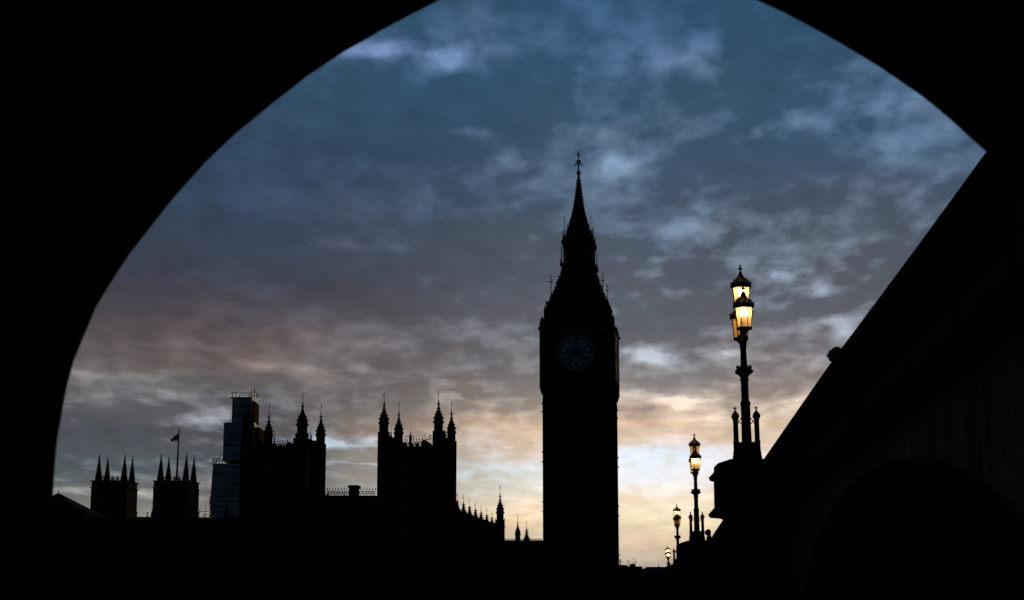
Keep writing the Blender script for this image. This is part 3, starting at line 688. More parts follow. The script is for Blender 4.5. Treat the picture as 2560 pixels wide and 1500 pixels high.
# middle range between the towers
xa = TA[2].x; xb = TB[0].x
rm, w = pal_range('palace wing between the two big towers with fretted iron cresting and one broad chimney', [(xa, 271), (xb, 271), (xb, 279), (xa, 279)], 1250, 271)
for k in range(1, 8):
    x = xa + (xb - xa) * k / 8; w.box(x - .2, x + .2, 270.5, 271.1, GZ, Z(1262, 271))
w.build('wall', stone, rm)
for k in range(8):
    for py in (1275, 1330): window(rm, xa + (xb - xa) * (k + .5) / 8, 271, Z(py, 271), .5, 1.3)
za = Z(1250, 271); zr = Z(1240, 275)
MB().add([(xa, 271.4, za), (xb, 271.4, za), (xb, 274.6, zr), (xa, 274.6, zr), (xa, 278.6, za), (xb, 278.6, za)], [(0, 1, 2, 3), (3, 2, 5, 4), (0, 3, 4), (1, 5, 2)]).build('roof', slate, rm)
crest_part(rm, 817, 938, 1219, 1240, 274.6, 7.3)
ch = solid(MB(), 872, 895.5, 1219, 1250, 273, 2.2); solid(ch, 870, 897.5, 1216.5, 1219, 272.8, 2.6); solid(ch, 868.5, 899, 1214.5, 1216.6, 272.7, 2.8); solid(ch, 871, 896.5, 1213, 1214.6, 272.8, 2.6)
for x in (876, 884, 892): ch.lathe(P(x, 1213, 274).x, 274, [(Z(1214, 274), .2), (Z(1212.6, 274), .2)], 8)
ch.build('chimney', stone, rm)
small_pin(rm, 861.5, 1216, 1240, 274, 1.4); small_pin(rm, 812.5, 1207, 1242, 272, 5); small_pin(rm, 820, 1214, 1240, 272, 3)
# left range, behind the left edge of the arch up to the left tower
x0 = P(40, 1290, 268).x - 30; x1 = P(612, 1290, 268).x
rl, w = pal_range('long low palace wing left of the towers with a low cresting on its roofline', [(x0, 266), (x1, 266), (x1, 284), (x0, 284)], 1299, 266)
for k in range(24):
    x = x0 + (x1 - x0) * (k + .5) / 24; w.box(x - .25, x + .25, 265.4, 266.1, GZ, Z(1303, 266))
w.build('wall', stone, rl)
for k in range(12, 23):
    for py in (1330, 1390): window(rl, x0 + (x1 - x0) * (k + 1) / 24, 266, Z(py, 266), .55, 1.4)
MB().add([(x0, 266.4, Z(1299, 266) - .05), (x1, 266.4, Z(1299, 266) - .05), (x1, 274, Z(1294, 274)), (x0, 274, Z(1294, 274)), (x0, 283, Z(1299, 266) - .05), (x1, 283, Z(1299, 266) - .05)], [(0, 1, 2, 3), (3, 2, 5, 4), (0, 3, 4), (1, 5, 2)]).build('roof', slate, rl)
crest_part(rl, 488, 530, 1286.5, 1296, 270, 7.5)
lump = MB()
for i in range(16):
    x = 336 + i * 2.6; p_ = P(x, 1293 - random.random() * 1.6, 272); lump.lathe(p_.x, p_.y, [(p_.z - .6, .12), (p_.z - .1, .15), (p_.z + .05, .05)], 5)
lump.build('ridge_tiles', slate, rl)
small_pin(rl, 568, 1230, 1294, 268, 6); small_pin(rl, 609, 1096, 1165, 268.5, 7)
# sloping north return with its row of pinnacles
q0 = P(1143, 1277, 281); q1 = P(1237, 1316, 322); dz0, dz1 = Z(1270, 281), Z(1310, 322)
rr_ = thing('palace_range', (q0.x, q0.y, GZ), 'receding palace wing with a stepped row of small pinnacles left of the clock tower', 'palace wing')
zt_ = min(dz0, dz1); 
w = MB(); n = 7
w.add([(q0.x - 1.5, q0.y, GZ), (q1.x + .6, q1.y, GZ), (q1.x - 9, q1.y, GZ), (q0.x - 9, q0.y, GZ), (q0.x - 1.5, q0.y, dz0), (q1.x + .6, q1.y, dz1), (q1.x - 9, q1.y, dz1), (q0.x - 9, q0.y, dz0)],
      [(0, 1, 5, 4), (1, 2, 6, 5), (2, 3, 7, 6), (3, 0, 4, 7), (4, 5, 6, 7)])
w.box(q0.x - 3, q0.x + .05, q0.y - .4, q0.y + 4, GZ, dz0)
w.build('wall', stone, rr_)
PN = [(1143.2, 1230.6), (1159, 1238), (1174, 1246.6), (1188.8, 1254.5), (1202.8, 1262), (1217, 1269), (1230, 1276.5)]
for i, (x, yt) in enumerate(PN):
    f = i / 6; Yp = 281 / (1 - f * (1 - 281 / 322))
    base = yt + 48 - 9 * f
    o = small_pin(rr_, x, yt, base, Yp, 9.8 - 1.8 * f)
    u_ = mpp(x, yt, Yp); c = P(x - 1.7 + (i > 3) * 1.9, yt + 8, Yp); vane(c, u_ * .75, o)
# turret at the end of the return
def solo_turret(x, yt, Y, R, ybase, sq, lab, group=None, body=None):
    t = P(x, yt, Y); u_ = mpp(x, yt, Y)
    root = thing('palace_turret', (t.x, t.y, GZ), lab, 'turret', group); mb = MB()
    c = turret(mb, t.x, t.y, t.z, u_, R, GZ, 0, sq); o = mb.build('shaft', stone, root); vane(c, u_ * .9, o); return root, t, u_
rt, t, u_ = solo_turret(1250.4, 1212.8, 322, 9.6, 1349, .86, 'tall crocketed corner turret standing between the pinnacle row and the clock tower')
bw = MB().box(P(1237.5, 1316, 322).x, P(1261.8, 1316, 322).x, 321.4, 326, GZ, Z(1316, 322)); bw.box(P(1237, 1300, 322).x, P(1238.6, 1300, 322).x, 321.8, 322.2, Z(1318, 322), Z(1295.5, 322)).box(P(1260.2, 1300, 322).x, P(1262, 1300, 322).x, 321.8, 322.2, Z(1318, 322), Z(1295.5, 322))
bw.slab([(P(1261.5, 1317, 322).x, Z(1318.5, 322)), (P(1265.5, 1317, 322).x, Z(1317.6, 322)), (P(1261.5, 1317, 322).x, Z(1315.6, 322))], 321.6, 322.2)
bw.build('base', stone, rt)
# low range joining the clock tower
c0 = P(1255, 1350, 326); c1 = P(1362, 1350, 326)
rlow, w = pal_range('lowest palace wing joining the foot of the clock tower with a toothed cresting', [(c0.x, 326), (c1.x, 326), (c1.x, 338), (c0.x, 338)], 1350.5, 326)
w.build('wall', stone, rlow)
for k in range(6):
    window(rlow, c0.x + (c1.x - c0.x) * (k + .5) / 6, 326, Z(1400, 326), .5, 1.6)
cm = MB()
for i in range(23):
    x = 1263 + i * 4.15
    if 1287 < x < 1302 or 1310 < x < 1324: continue
    p_ = P(x, 1350.5, 326.3); q = mpp(x, 1350, 326)
    cm.lathe(p_.x, p_.y, [(p_.z, .35 * q), (p_.z + 2 * q, .4 * q), (p_.z + 2.6 * q, 1.5 * q), (p_.z + 4.6 * q, .2 * q)], 6)
a = P(1261, 1348.4, 326.3); b = P(1356, 1348.4, 326.3); cm.tube(a, b, .06, 4)
cm.build('cresting', iron, rlow)
tt = P(1294.4, 1287, 326); uu = mpp(1294, 1300, 326); mb = MB(); turret(mb, tt.x, tt.y, tt.z, uu, 7.0, Z(1356, 326), 0, .62); mb.build('turret', stone, rlow)
o = small_pin(rlow, 1316.7, 1301.4, 1350, 326, 8.5); vane(P(1315, 1308.5, 326), uu * .75, o)

# ------------------------------------------------------------------ clock tower
CT = 330.0
cb = P(1450, 880, CT); ALPHA = -radians(7.9)
ct = thing('clock_tower', (cb.x * (CT + 7) / CT, CT + 7, GZ), 'tall gothic clock tower with pointed spire and blue-white dial', 'clock tower', None, ALPHA)
u = mpp(1450, 880, CT) ; K = 1 / 1.093
def zl(py):                       # height of a photo row on the tower, allowing for how far each stage steps back
    K_ = ((377, 337), (470, 336.8), (590, 334.4), (660, 333.8), (755, 330.6), (800, 330), (1600, 330))
    for (a, p), (b, q) in zip(K_, K_[1:]):
        if py <= b: Yc = p + (q - p) * max(0, py - a) / (b - a); break
    return Z(py, Yc, 1450) - GZ
def hw(px): return px * u * K
def cbd(mb, n, m, par=ct): return mb.build(n, m, par, world=False)
H94 = hw(94)
sh = MB().square(0, 0, [(0, hw(96)), (zl(1416), hw(96)), (zl(1412), hw(94)), (zl(985), H94), (zl(975), hw(95.5))])
for f in range(4):                                    # vertical panel ribs and string courses on each face
    m = Matrix.Rotation(f * pi / 2, 4, 'Z'); q = MB()
    for i in range(9):
        x = (i - 4) * H94 * 2 / 9.2; wd = .28 if i in (0, 8) else .14
        q.box(x - wd, x + wd, -H94 - .12, -H94 + .05, 0, zl(990))
    for j in range(10):
        z_ = zl(1390 - j * 42)
        for i in range(4):
            x = (i - 1.5) * H94 * .42; q.box(x - .18, x + .18, -H94 - .02, -H94 + .02, z_, z_ + 1.5)
    q.xf(m); sh.v_off = len(sh.v); sh.add(q.v, q.f)
for py in (1382, 1280, 1255, 1154, 1130, 1028, 1008): sh.square(0, 0, [(zl(py), H94 + .05), (zl(py - 1.2), H94 + .26), (zl(py - 2.4), H94 + .26), (zl(py - 3), H94 + .05)])
cbd(sh, 'shaft', stone)
st = MB().square(0, 0, [(zl(976), hw(95)), (zl(966), hw(97)), (zl(960), hw(97)), (zl(955), hw(101.5)), (zl(951), hw(101.5)), (zl(948), hw(99)), (zl(828), hw(99)), (zl(824), hw(101)), (zl(819), hw(102.5)), (zl(816), hw(102.5)), (zl(814), hw(98)),
                        (zl(804), hw(98)), (zl(803), hw(86)), (zl(790), hw(84)), (zl(757), hw(84)), (zl(755), hw(86)), (zl(751), hw(86)), (zl(750), hw(82))])
HS = hw(99)
for f in range(4):
    m = Matrix.Rotation(f * pi / 2, 4, 'Z'); q = MB()
    for i in range(15):
        x = (i - 7) * HS * 2 / 15.4; q.box(x - .22, x + .22, -hw(98) - .01, -hw(98) + .3, zl(804), zl(800))
    for sx_ in (-1, 1):                               # panelled corner piers
        for k in range(3):
            x = sx_ * (HS - .35 - k * .55); q.box(x - .1, x + .1, -HS - .14, -HS + .05, zl(945), zl(830))
    for i in range(9):                                # open arcade over the dial
        x = (i - 4) * hw(84) * 2 / 9.4; q.box(x - .28, x + .28, -hw(84) - .12, -hw(84) + .05, zl(800), zl(762))
    q.xf(m); st.add(q.v, q.f)
cbd(st, 'clock_stage', stone)
for sx_ in (-1, 1):
    for sy_ in (-1, 1):
        c = hw(94.5); mb = MB()
        mb.lathe(sx_ * c, sy_ * c, [(zl(985), hw(2)), (zl(968), hw(8)), (zl(960), hw(8)), (zl(812), hw(8)), (zl(806), hw(8.5)), (zl(803), hw(6)), (zl(797), hw(6.5)), (zl(794), hw(4)), (zl(788), hw(.8))], 8)
        crockets(mb, sx_ * c, sy_ * c, zl(818), hw(8.5), 8, .25)
        c2 = hw(87); mb.lathe(sx_ * c2, sy_ * c2, [(zl(806), hw(4.4)), (zl(778), hw(4)), (zl(777), hw(5)), (zl(774), hw(3.8)), (zl(766), hw(2.8)), (zl(757), hw(.5))], 8)
        crockets(mb, sx_ * c2, sy_ * c2, zl(771), hw(3.4), 4, .14)
        mb.path([(sx_ * c2, sy_ * c2, zl(790)), (sx_ * (c2 - hw(3)), sy_ * (c2 - hw(3)), zl(782)), (sx_ * (c2 - hw(9)), sy_ * (c2 - hw(9)), zl(778))], hw(1), 5)
        cbd(mb, 'corner_turret', stone)
        # gilded iron cross above each corner
        c3 = hw(72); x_, y_ = sx_ * c3, sy_ * c3; mb = MB().tube((x_, y_, zl(752)), (x_, y_, zl(687)), hw(1.3), 6, hw(.7))
        for py, rr2 in ((694, 2.4), (704, 4.4), (717, 2)):
            mb.cbox((x_, y_, zl(py)), (hw(rr2), hw(1), hw(1))).cbox((x_, y_, zl(py)), (hw(1), hw(rr2), hw(1)))
        for a_ in (-1, 1): mb.cbox((x_ + a_ * hw(3.4), y_, zl(704)), (hw(1), hw(.8), hw(2.4)))
        mb.lathe(x_, y_, [(zl(735), hw(.8)), (zl(732), hw(2.2)), (zl(729), hw(.8))], 8).lathe(x_, y_, [(zl(756), hw(4)), (zl(744), hw(2.6)), (zl(738), hw(1))], 8)
        cbd(mb, 'iron_cross', iron)
        for dx_, dy_ in ((9, 3), (3, 9)):
            pass
def crocket_rows(mb, rows, add, sz):
    for sx_ in (-1, 1):
        for sy_ in (-1, 1):
            for py, h_ in rows: mb.cbox((sx_ * hw(h_ + add), sy_ * hw(h_ + add), zl(py)), (hw(sz), hw(sz), hw(sz * 1.05)))
lr = MB().square(0, 0, [(zl(752), hw(80)), (zl(748), hw(78)), (zl(733), hw(71)), (zl(721), hw(64)), (zl(696), hw(54)), (zl(684), hw(48.5)), (zl(668), hw(45))])
crocket_rows(lr, ((740, 75.5), (732, 71.5), (724, 67), (715, 63), (706, 59.5), (697, 56), (689, 52.5), (681, 49), (673, 47)), -.6, 1.8)
cbd(lr, 'lower_roof', slate)
for f in range(4):
    m = Matrix.Rotation(f * pi / 2, 4, 'Z')
    for row, (py, h_) in enumerate(((738, 73.5), (722, 65), (706, 58.5), (692, 53))):
        for i in range(5 - row % 2):
            x = (i - (4 - row % 2) / 2) * h_ * .36
            q = MB().slab([(hw(x - 4), zl(py + 3)), (hw(x + 4), zl(py + 3)), (hw(x + 4), zl(py - 3)), (hw(x), zl(py - 9)), (hw(x - 4), zl(py - 3))], -hw(h_) - .15, -hw(h_) + .9)
            cbd(q.xf(m), 'dormer', iron)
be = MB().square(0, 0, [(zl(669), hw(45.5)), (zl(664), hw(48.5)), (zl(660), hw(49)), (zl(657), hw(48)), (zl(655), hw(42))])
be.square(0, 0, [(zl(620), hw(41.5)), (zl(614), hw(42)), (zl(611), hw(44)), (zl(606), hw(46.5)), (zl(602), hw(46.5)), (zl(600), hw(43)), (zl(594), hw(42.5)), (zl(590), hw(42.8)), (zl(589.5), hw(37))])
cbd(be, 'belfry', stone)
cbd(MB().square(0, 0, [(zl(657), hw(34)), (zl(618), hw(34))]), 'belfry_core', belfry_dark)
for f in range(4):
    m = Matrix.Rotation(f * pi / 2, 4, 'Z')
    for i in range(8):
        x = (i - 3.5) * hw(40.5) * 2 / 7.0
        q = MB().lathe(x, -hw(40.5), [(zl(657), hw(1.5)), (zl(654), hw(.9)), (zl(622), hw(.9)), (zl(618), hw(1.6))], 6)
        q.tube((x + hw(2.4), -hw(39), zl(656)), (x + hw(2.4), -hw(39), zl(619)), .05, 4); q.xf(m); cbd(q, 'belfry_column', gilt_dull)
for sx_ in (-1, 1):
    for sy_ in (-1, 1):
        for h_, t_, b_, nm in ((37.5, 542, 592, 0), (45.5, 612, 660, 1), (41.5, 573, 592, 2), (48.5, 645, 664, 2)):
            x_, y_ = sx_ * hw(h_), sy_ * hw(h_)
            if nm == 0:
                mb = MB().tube((x_, y_, zl(b_)), (x_, y_, zl(t_)), hw(1.15), 5, hw(.6))
                for py, r2_ in ((547, 1.9), (558, 4), (578, 2)):
                    mb.cbox((x_, y_, zl(py)), (hw(r2_), hw(.5), hw(.5))).cbox((x_, y_, zl(py)), (hw(.5), hw(r2_), hw(.5)))
                mb.lathe(x_, y_, [(zl(592), hw(2.4)), (zl(580), hw(1.2))], 6); cbd(mb, 'iron_cross', iron)
            else:
                mb = MB().lathe(x_, y_, [(zl(b_), hw(1.8)), (zl(b_ - (b_ - t_) * .7), hw(1.3)), (zl(t_ + 4), hw(.9)), (zl(t_), hw(.1))], 6)
                if nm == 1:
                    for py in (617, 622, 627, 633, 641): crockets(mb, x_, y_, zl(py), hw(1.6), 4, hw(.55))
                cbd(mb, 'pinnacle', stone)
sp = MB().square(0, 0, [(zl(591), hw(36)), (zl(572), hw(30.5)), (zl(556), hw(25)), (zl(540), hw(20)), (zl(521), hw(15)), (zl(498), hw(11)), (zl(470), hw(6.3)), (zl(450), hw(4.2)), (zl(438), hw(2.8)), (zl(430), hw(2.6))])
for f in range(4):
    q = MB(); m = Matrix.Rotation(f * pi / 2, 4, 'Z')
    for py, h_, n_ in ((580, 33, 3), (562, 27, 2), (545, 21.5, 1)):
        for i in range(n_):
            x = (i - (n_ - 1) / 2) * 16
            q.slab([(hw(x - 2.5), zl(py + 2)), (hw(x + 2.5), zl(py + 2)), (hw(x + 2.5), zl(py - 3)), (hw(x), zl(py - 7)), (hw(x - 2.5), zl(py - 3))], -hw(h_) - .1, -hw(h_) + .7)
    q.xf(m); sp.add(q.v, q.f)
crocket_rows(sp, ((578, 33.5), (571, 31.2), (564, 28.8), (557, 26.4), (550, 24), (543, 21.8), (536, 19.8), (529, 17.9), (522, 16), (515, 14.6), (508, 13.4), (501, 12.4), (494, 11.2), (487, 10), (480, 8.9), (473, 7.8), (466, 6.8), (459, 5.9), (452, 5.1)), .3, 1.3)
cbd(sp, 'spire', slate)
ck = MB()
for i in range(34):
    pass
a_ = hw(42)
for f in range(4):
    q = MB(); m = Matrix.Rotation(f * pi / 2, 4, 'Z')
    for i in range(19):
        x = (i - 9) * a_ * 2 / 19; q.box(x - .04, x + .04, -a_ - .1, -a_ - .02, zl(600), zl(590.5)); 
    q.xf(m); ck.add(q.v, q.f)
cbd(ck, 'balustrade', gilt_dull)
fi = MB().lathe(0, 0, [(zl(440), hw(3.4)), (zl(437), hw(4.6)), (zl(434), hw(5.4)), (zl(431), hw(5.4)), (zl(431), hw(3)), (zl(424), hw(2.4)), (zl(415), hw(1.6)), (zl(398), hw(1.1)), (zl(392), hw(1.3)), (zl(390), hw(3.2)), (zl(387), hw(3.8)), (zl(384), hw(3)), (zl(382), hw(.9)), (zl(376.6), hw(.5))], 8)
for i in range(8):
    a = pi / 8 + i * pi / 4; x_, y_ = hw(7) * cos(a), hw(7) * sin(a)
    fi.tube((x_ * .7, y_ * .7, zl(434)), (x_, y_, zl(428.5)), hw(.9), 4); fi.cbox((x_, y_, zl(428.6)), (hw(.9), hw(.9), hw(1)))
for i in range(8):
    a = i * pi / 4; c_, s_ = cos(a), sin(a)
    for pts in ([(1, 414), (4.5, 409), (7.5, 407), (9.5, 410), (10.5, 413)], [(1, 410), (3, 405), (3.4, 401)], [(5, 409), (6.6, 405), (6.4, 403.5)]):
        fi.path([(hw(x) * c_, hw(x) * s_, zl(y)) for x, y in pts], hw(.55), 4)
    fi.cbox((hw(10.6) * c_, hw(10.6) * s_, zl(413)), (hw(1.2), hw(1.2), hw(1.3))).cbox((hw(3.5) * c_, hw(3.5) * s_, zl(401)), (hw(1), hw(1), hw(1.2))).cbox((hw(6.6) * c_, hw(6.6) * s_, zl(404)), (hw(.9), hw(.9), hw(1)))
fi.cbox((0, 0, zl(379.6)), (hw(3), hw(.6), hw(.7))).cbox((0, 0, zl(379.6)), (hw(.6), hw(3), hw(.7)))
cbd(fi, 'finial', iron)
# gilded knobs under the cornice of the clock stage
kn = MB()
for f in range(4):
    q = MB(); m = Matrix.Rotation(f * pi / 2, 4, 'Z')
    for i in range(12):
        x = (i - 5.5) * HS * 2 / 12.6; q.lathe(x, -HS - .16, [(zl(826), .05), (zl(824.6), .2), (zl(822.6), .2), (zl(821), .05)], 6)
    for i in range(6):
        x = (i - 2.5) * HS * 2 / 6.6; q.lathe(x, -HS - .1, [(zl(957), .05), (zl(954), .26), (zl(951), .05)], 6)
    q.xf(m); kn.add(q.v, q.f)
cbd(kn, 'gilded_boss', gold)
# dials
def ringmesh(mb, r0, r1, y0, y1, n=64):
    o = len(mb.v)
    for i in range(n):
        a = 2 * pi * i / n
        for r_, y_ in ((r0, y0), (r1, y0), (r1, y1), (r0, y1)): mb.v.append((r_ * cos(a), y_, r_ * sin(a)))
    for i in range(n):
        j = (i + 1) % n
        for k in range(4):
            k2 = (k + 1) % 4; mb.f.append((o + i * 4 + k, o + j * 4 + k, o + j * 4 + k2, o + i * 4 + k2))
    return mb
RN = ['XII', 'I', 'II', 'III', 'IIII', 'V', 'VI', 'VII', 'VIII', 'IX', 'X', 'XI']
def stroke(mb, p, q, w, y0, y1):
    p = Vector(p); q = Vector(q); d = (q - p).normalized(); n = Vector((-d.y, d.x)) * w
    pts = [p + n, q + n, q - n, p - n]; mb.slab([(a.x, a.y) for a in pts][::-1], y0, y1)
R1 = 47 * u
XO = -hw(7.5)                                          # the dial sits centred in the face as seen
zc = zl(882)
for f in range(4):
    yb_ = -HS - .14
    def fin(mb, n, m, par):
        q = Matrix.Rotation(f * pi / 2, 4, 'Z') @ Matrix.Translation((0, yb_, zc))
        mb.xf(q); return mb.build(n, m, par, world=False)
    pn = MB().box(-52 * u, 52 * u, .0, .30, -60 * u, 54 * u)
    n_ = 0
    face = fin(pn, 'dial_surround', stone, ct)
    d = MB(); o = 0
    for i in range(64):
        a = 2 * pi * i / 64; d.v.append((R1 * cos(a), -.03, R1 * sin(a)))
    d.v += [(x, .02, z) for x, y, z in d.v[:64]]
    d.f.append(tuple(range(64))); d.f += [(i, i + 64, (i + 1) % 64 + 64, (i + 1) % 64) for i in range(64)]
    fin(d, 'dial_glass', opal, face)
    it = MB()
    for a0, a1 in ((.97, 1.0), (.79, .83), (.765, .775), (.50, .535), (.91, .922)): ringmesh(it, a0 * R1, a1 * R1, -.11, -.028)
    for i in range(60):
        a = 2 * pi * i / 60; w_ = .018 * R1 if i % 5 == 0 else .006 * R1
        stroke(it, (.83 * R1 * cos(a), .83 * R1 * sin(a)), (.97 * R1 * cos(a), .97 * R1 * sin(a)), w_, -.105, -.029)
    for i in range(12):                               # dark numerals between the rings
        a = pi / 2 - i * pi / 6; t = Vector((sin(a), -cos(a))); rad = Vector((cos(a), sin(a)))
        s_ = RN[i]; wch = {'I': .055, 'V': .10, 'X': .11}; tot = sum(wch[c] for c in s_) * R1; x = -tot / 2
        for c in s_:
            w_ = wch[c] * R1; xc = x + w_ / 2; x += w_
            lo, hi = .55 * R1, .75 * R1
            g_ = lambda xx, rr: tuple(rad * rr + t * xx)
            if c == 'I': stroke(it, g_(xc, lo), g_(xc, hi), .017 * R1, -.10, -.029)
            elif c == 'V':
                stroke(it, g_(xc - w_ * .4, hi), g_(xc, lo), .017 * R1, -.10, -.029); stroke(it, g_(xc + w_ * .4, hi), g_(xc, lo), .012 * R1, -.101, -.029)
            else:
                stroke(it, g_(xc - w_ * .4, hi), g_(xc + w_ * .4, lo), .017 * R1, -.10, -.029); stroke(it, g_(xc + w_ * .4, hi), g_(xc - w_ * .4, lo), .012 * R1, -.101, -.029)
        a = a + pi / 12; stroke(it, (.5 * R1 * cos(a - pi / 12), .5 * R1 * sin(a - pi / 12)), (.12 * R1 * cos(a - pi / 12), .12 * R1 * sin(a - pi / 12)), .008 * R1, -.09, -.029)
    for q_ in (.22, .31, .40):                        # leaded tracery of the centre
        ringmesh(it, (q_ - .008) * R1, (q_ + .004) * R1, -.085, -.029, 48)
    for i in range(24):
        a = 2 * pi * i / 24
        for k_, (ra, rb) in enumerate(((.12, .22), (.22, .31), (.31, .40), (.40, .50))):
            aa = a + (k_ % 2) * pi / 24; ab = a + ((k_ + 1) % 2) * pi / 24
            stroke(it, (ra * R1 * cos(aa), ra * R1 * sin(aa)), (rb * R1 * cos(ab), rb * R1 * sin(ab)), .0045 * R1, -.08, -.029)
    fin(it, 'numeral_ring', black_paint, face)
    gm = ringmesh(MB(), 1.03 * R1, 1.065 * R1, -.16, .0)
    for x_ in (-51 * u, 50 * u): gm.box(x_, x_ + u, -.06, 0.02, -58 * u, 51 * u)
    gm.box(-51 * u, 51 * u, -.06, .02, 50.4 * u, 51.6 * u).box(-51 * u, 51 * u, -.06, .02, -57 * u, -56 * u)
    fin(gm, 'gilt_frame', gilt_dull, face)
    so = MB()
    for sx_ in (-1, 1):
        for sz_ in (-1, 1):
            for k_ in range(5):
                so.cbox((sx_ * (41 + (k_ % 2) * 5) * u, -.03, sz_ * (38 + k_ * 2.6) * u), (.7 * u, .05, .7 * u))
    for k_ in range(7): so.cbox(((k_ - 3) * 17 * u * .9, -.03, 56.5 * u), (.7 * u, .08, .9 * u))
    for k_ in range(16): so.cbox((57 * u, .04, (44 - k_ * 6) * u), (.6 * u, .12, .6 * u))
    fin(so, 'rosette', gilt_dull, face)
    ha = MB(); ang = pi / 2 - 2 * pi * (8 + 20 / 60) / 12
    ca, sa = cos(ang), sin(ang); stroke(ha, (-.13 * R1 * ca, -.13 * R1 * sa), (.30 * R1 * ca, .30 * R1 * sa), .062 * R1, -.22, -.14); stroke(ha, (.29 * R1 * ca, .29 * R1 * sa), (.52 * R1 * ca, .52 * R1 * sa), .035 * R1, -.221, -.139)
    ringmesh(ha, .001, .17 * R1, -.225, -.135, 20); fin(ha, 'hour_hand', black_paint, face)
    mh = MB(); ang = pi / 2 - 2 * pi * 20.5 / 60; ca, sa = cos(ang), sin(ang)
    stroke(mh, (-.26 * R1 * ca, -.26 * R1 * sa), (0, 0), .05 * R1, -.30, -.24); stroke(mh, (0, 0), (.78 * R1 * ca, .78 * R1 * sa), .032 * R1, -.302, -.238); stroke(mh, (.78 * R1 * ca, .78 * R1 * sa), (.93 * R1 * ca, .93 * R1 * sa), .014 * R1, -.30, -.24)
    ringmesh(mh, .001, .07 * R1, -.31, -.23, 16); fin(mh, 'minute_hand', black_paint, face)

# ------------------------------------------------------------------ abbey towers
def abbey(tips, ybase, lab):
    T_ = [P(x, y, Y) for x, y, Y in tips]                # front-left, back-left, front-right, back-right
    u_ = mpp(tips[0][0], 1200, 640)
    root = thing('abbey_tower', ((T_[0].x + T_[3].x) / 2, 646, GZ), lab, 'church tower', 'pair of pinnacled abbey towers')
    fl, bl, fr_, br = T_; e = 10 * u_
    zb = Z(1203, 640); P4 = lambda e_: [(fl.x - e_ - 4 * u_, fl.y - e_), (fr_.x + e_, fr_.y - e_), (br.x + e_ * 1.25, br.y + e_), (bl.x - e_, bl.y + e_)]
    w = MB().poly(P4(e), Z(1221, 640), zb); w.poly(P4(e * 1.18), GZ, Z(1275, 640)); w.poly(P4(e * 1.08), Z(1275, 640) - .01, Z(1221, 640) + .01)
    for py in (1221, 1277, 1204): w.poly(P4(e * 1.36), Z(py, 640), Z(py - 1.8, 640))
    def corner(x, y):
        w.lathe(x, y, [(GZ, 11 * u_), (Z(1277, 640), 10.5 * u_), (Z(1225, 640), 9.5 * u_), (Z(1198, 640), 9 * u_), (Z(1194, 640), 7.5 * u_)], 8)
    for t in T_: corner(t.x, t.y)
    # long panelled strips either side of the belfry opening
    y_ = fl.y - e * 1.08
    for i, fx in enumerate((.04, .09, .14, .19, .24, .62 + .1, .67 + .1, .72 + .1, .77 + .1, .82 + .1)):
        x = fl.x + (fr_.x - fl.x) * fx; w.box(x - .22, x + .22, y_ - .5, y_ + .1, Z(1272, 640), Z(1226, 640))
    w.build('wall', abbey_stone, root)
    cxw = fl.x + (fr_.x - fl.x) * .47; hwn = (fr_.x - fl.x) * .2
    fr2 = MB(); pts = [(cxw - hwn, Z(1272, 640)), (cxw - hwn, Z(1254, 640)), (cxw - hwn * .6, Z(1249, 640)), (cxw, Z(1246, 640)), (cxw + hwn * .6, Z(1249, 640)), (cxw + hwn, Z(1254, 640)), (cxw + hwn, Z(1272, 640))]
    fr2.path([(x, y_ - .2, z_) for x, z_ in pts], .28, 5); f_ = fr2.build('belfry_window', abbey_stone, root)
    lv = MB().slab(pts[::1], y_ - .12, y_ + .02)
    for k in range(7): z_ = Z(1270 - k * 2.6, 640); lv.box(cxw - hwn * .9, cxw + hwn * .9, y_ - .3, y_ - .1, z_, z_ + .12)
    lv.build('louvre', black_paint, f_)
    pa = MB()
    def merlons(a, b, n):
        for k in range(n):
            t_ = (k + .5) / n; x = a[0] + (b[0] - a[0]) * t_; y = a[1] + (b[1] - a[1]) * t_; z0, z1, z2 = Z(1203, 640), Z(1194, 640), Z(1190, 640)
            h_ = 3.2 * u_
            pa.box(x - h_, x - h_ * .45, y - .3, y + .3, z0, z1).box(x + h_ * .45, x + h_, y - .3, y + .3, z0, z1)
            pa.slab([(x - h_ * 1.1, z1), (x + h_ * 1.1, z1), (x, z2)], y - .32, y + .32); pa.box(x - h_ * .44, x + h_ * .44, y - .2, y + .2, z0, z0 + 2.2 * u_)
    q4 = P4(2 * u_); merlons(q4[0], q4[1], 6); merlons(q4[3], q4[2], 6); pa.build('parapet', abbey_stone, root)
    for t, tp in zip(T_, tips):
        mb = MB(); zb_ = Z(1196, 640); H = t.z - zb_; z = lambda q: t.z - q * H
        mb.lathe(t.x, t.y, [(zb_ - .5, 8.6 * u_), (z(.97), 8.4 * u_), (z(.95), 7.4 * u_), (z(.82), 6.6 * u_), (z(.55), 4.0 * u_), (z(.3), 2.0 * u_), (z(.12), .9 * u_), (z(.06), .5 * u_), (z(.0), .3 * u_)], 8)
        for k in range(13):
            q = .12 + k * .068; crockets(mb, t.x, t.y, z(q), (1.1 + (q - .12) * 7.6) * u_, 8, (.75 + q * .55) * u_)
        mb.lathe(t.x, t.y, [(z(.08), .3 * u_), (z(.05), 1.2 * u_), (z(.02), .3 * u_)], 6)
        mb.build('pinnacle', abbey_stone, root)
    return root
abbey([(249.3, 1132.9, 640), (270.3, 1141.4, 648), (313, 1132.3, 640), (332, 1139.5, 648)], 0, 'left abbey tower with four spiky pinnacles and no flag, nearest the slate pyramid roof')
abbey([(403.7, 1130.6, 640), (422.9, 1138.6, 648), (467, 1129, 640), (485.8, 1137.6, 648)], 0, 'right abbey tower with four spiky pinnacles and the flagpole on top')
fp0 = P(441.6, 1200, 640); fp1 = P(447.5, 1078.9, 640)
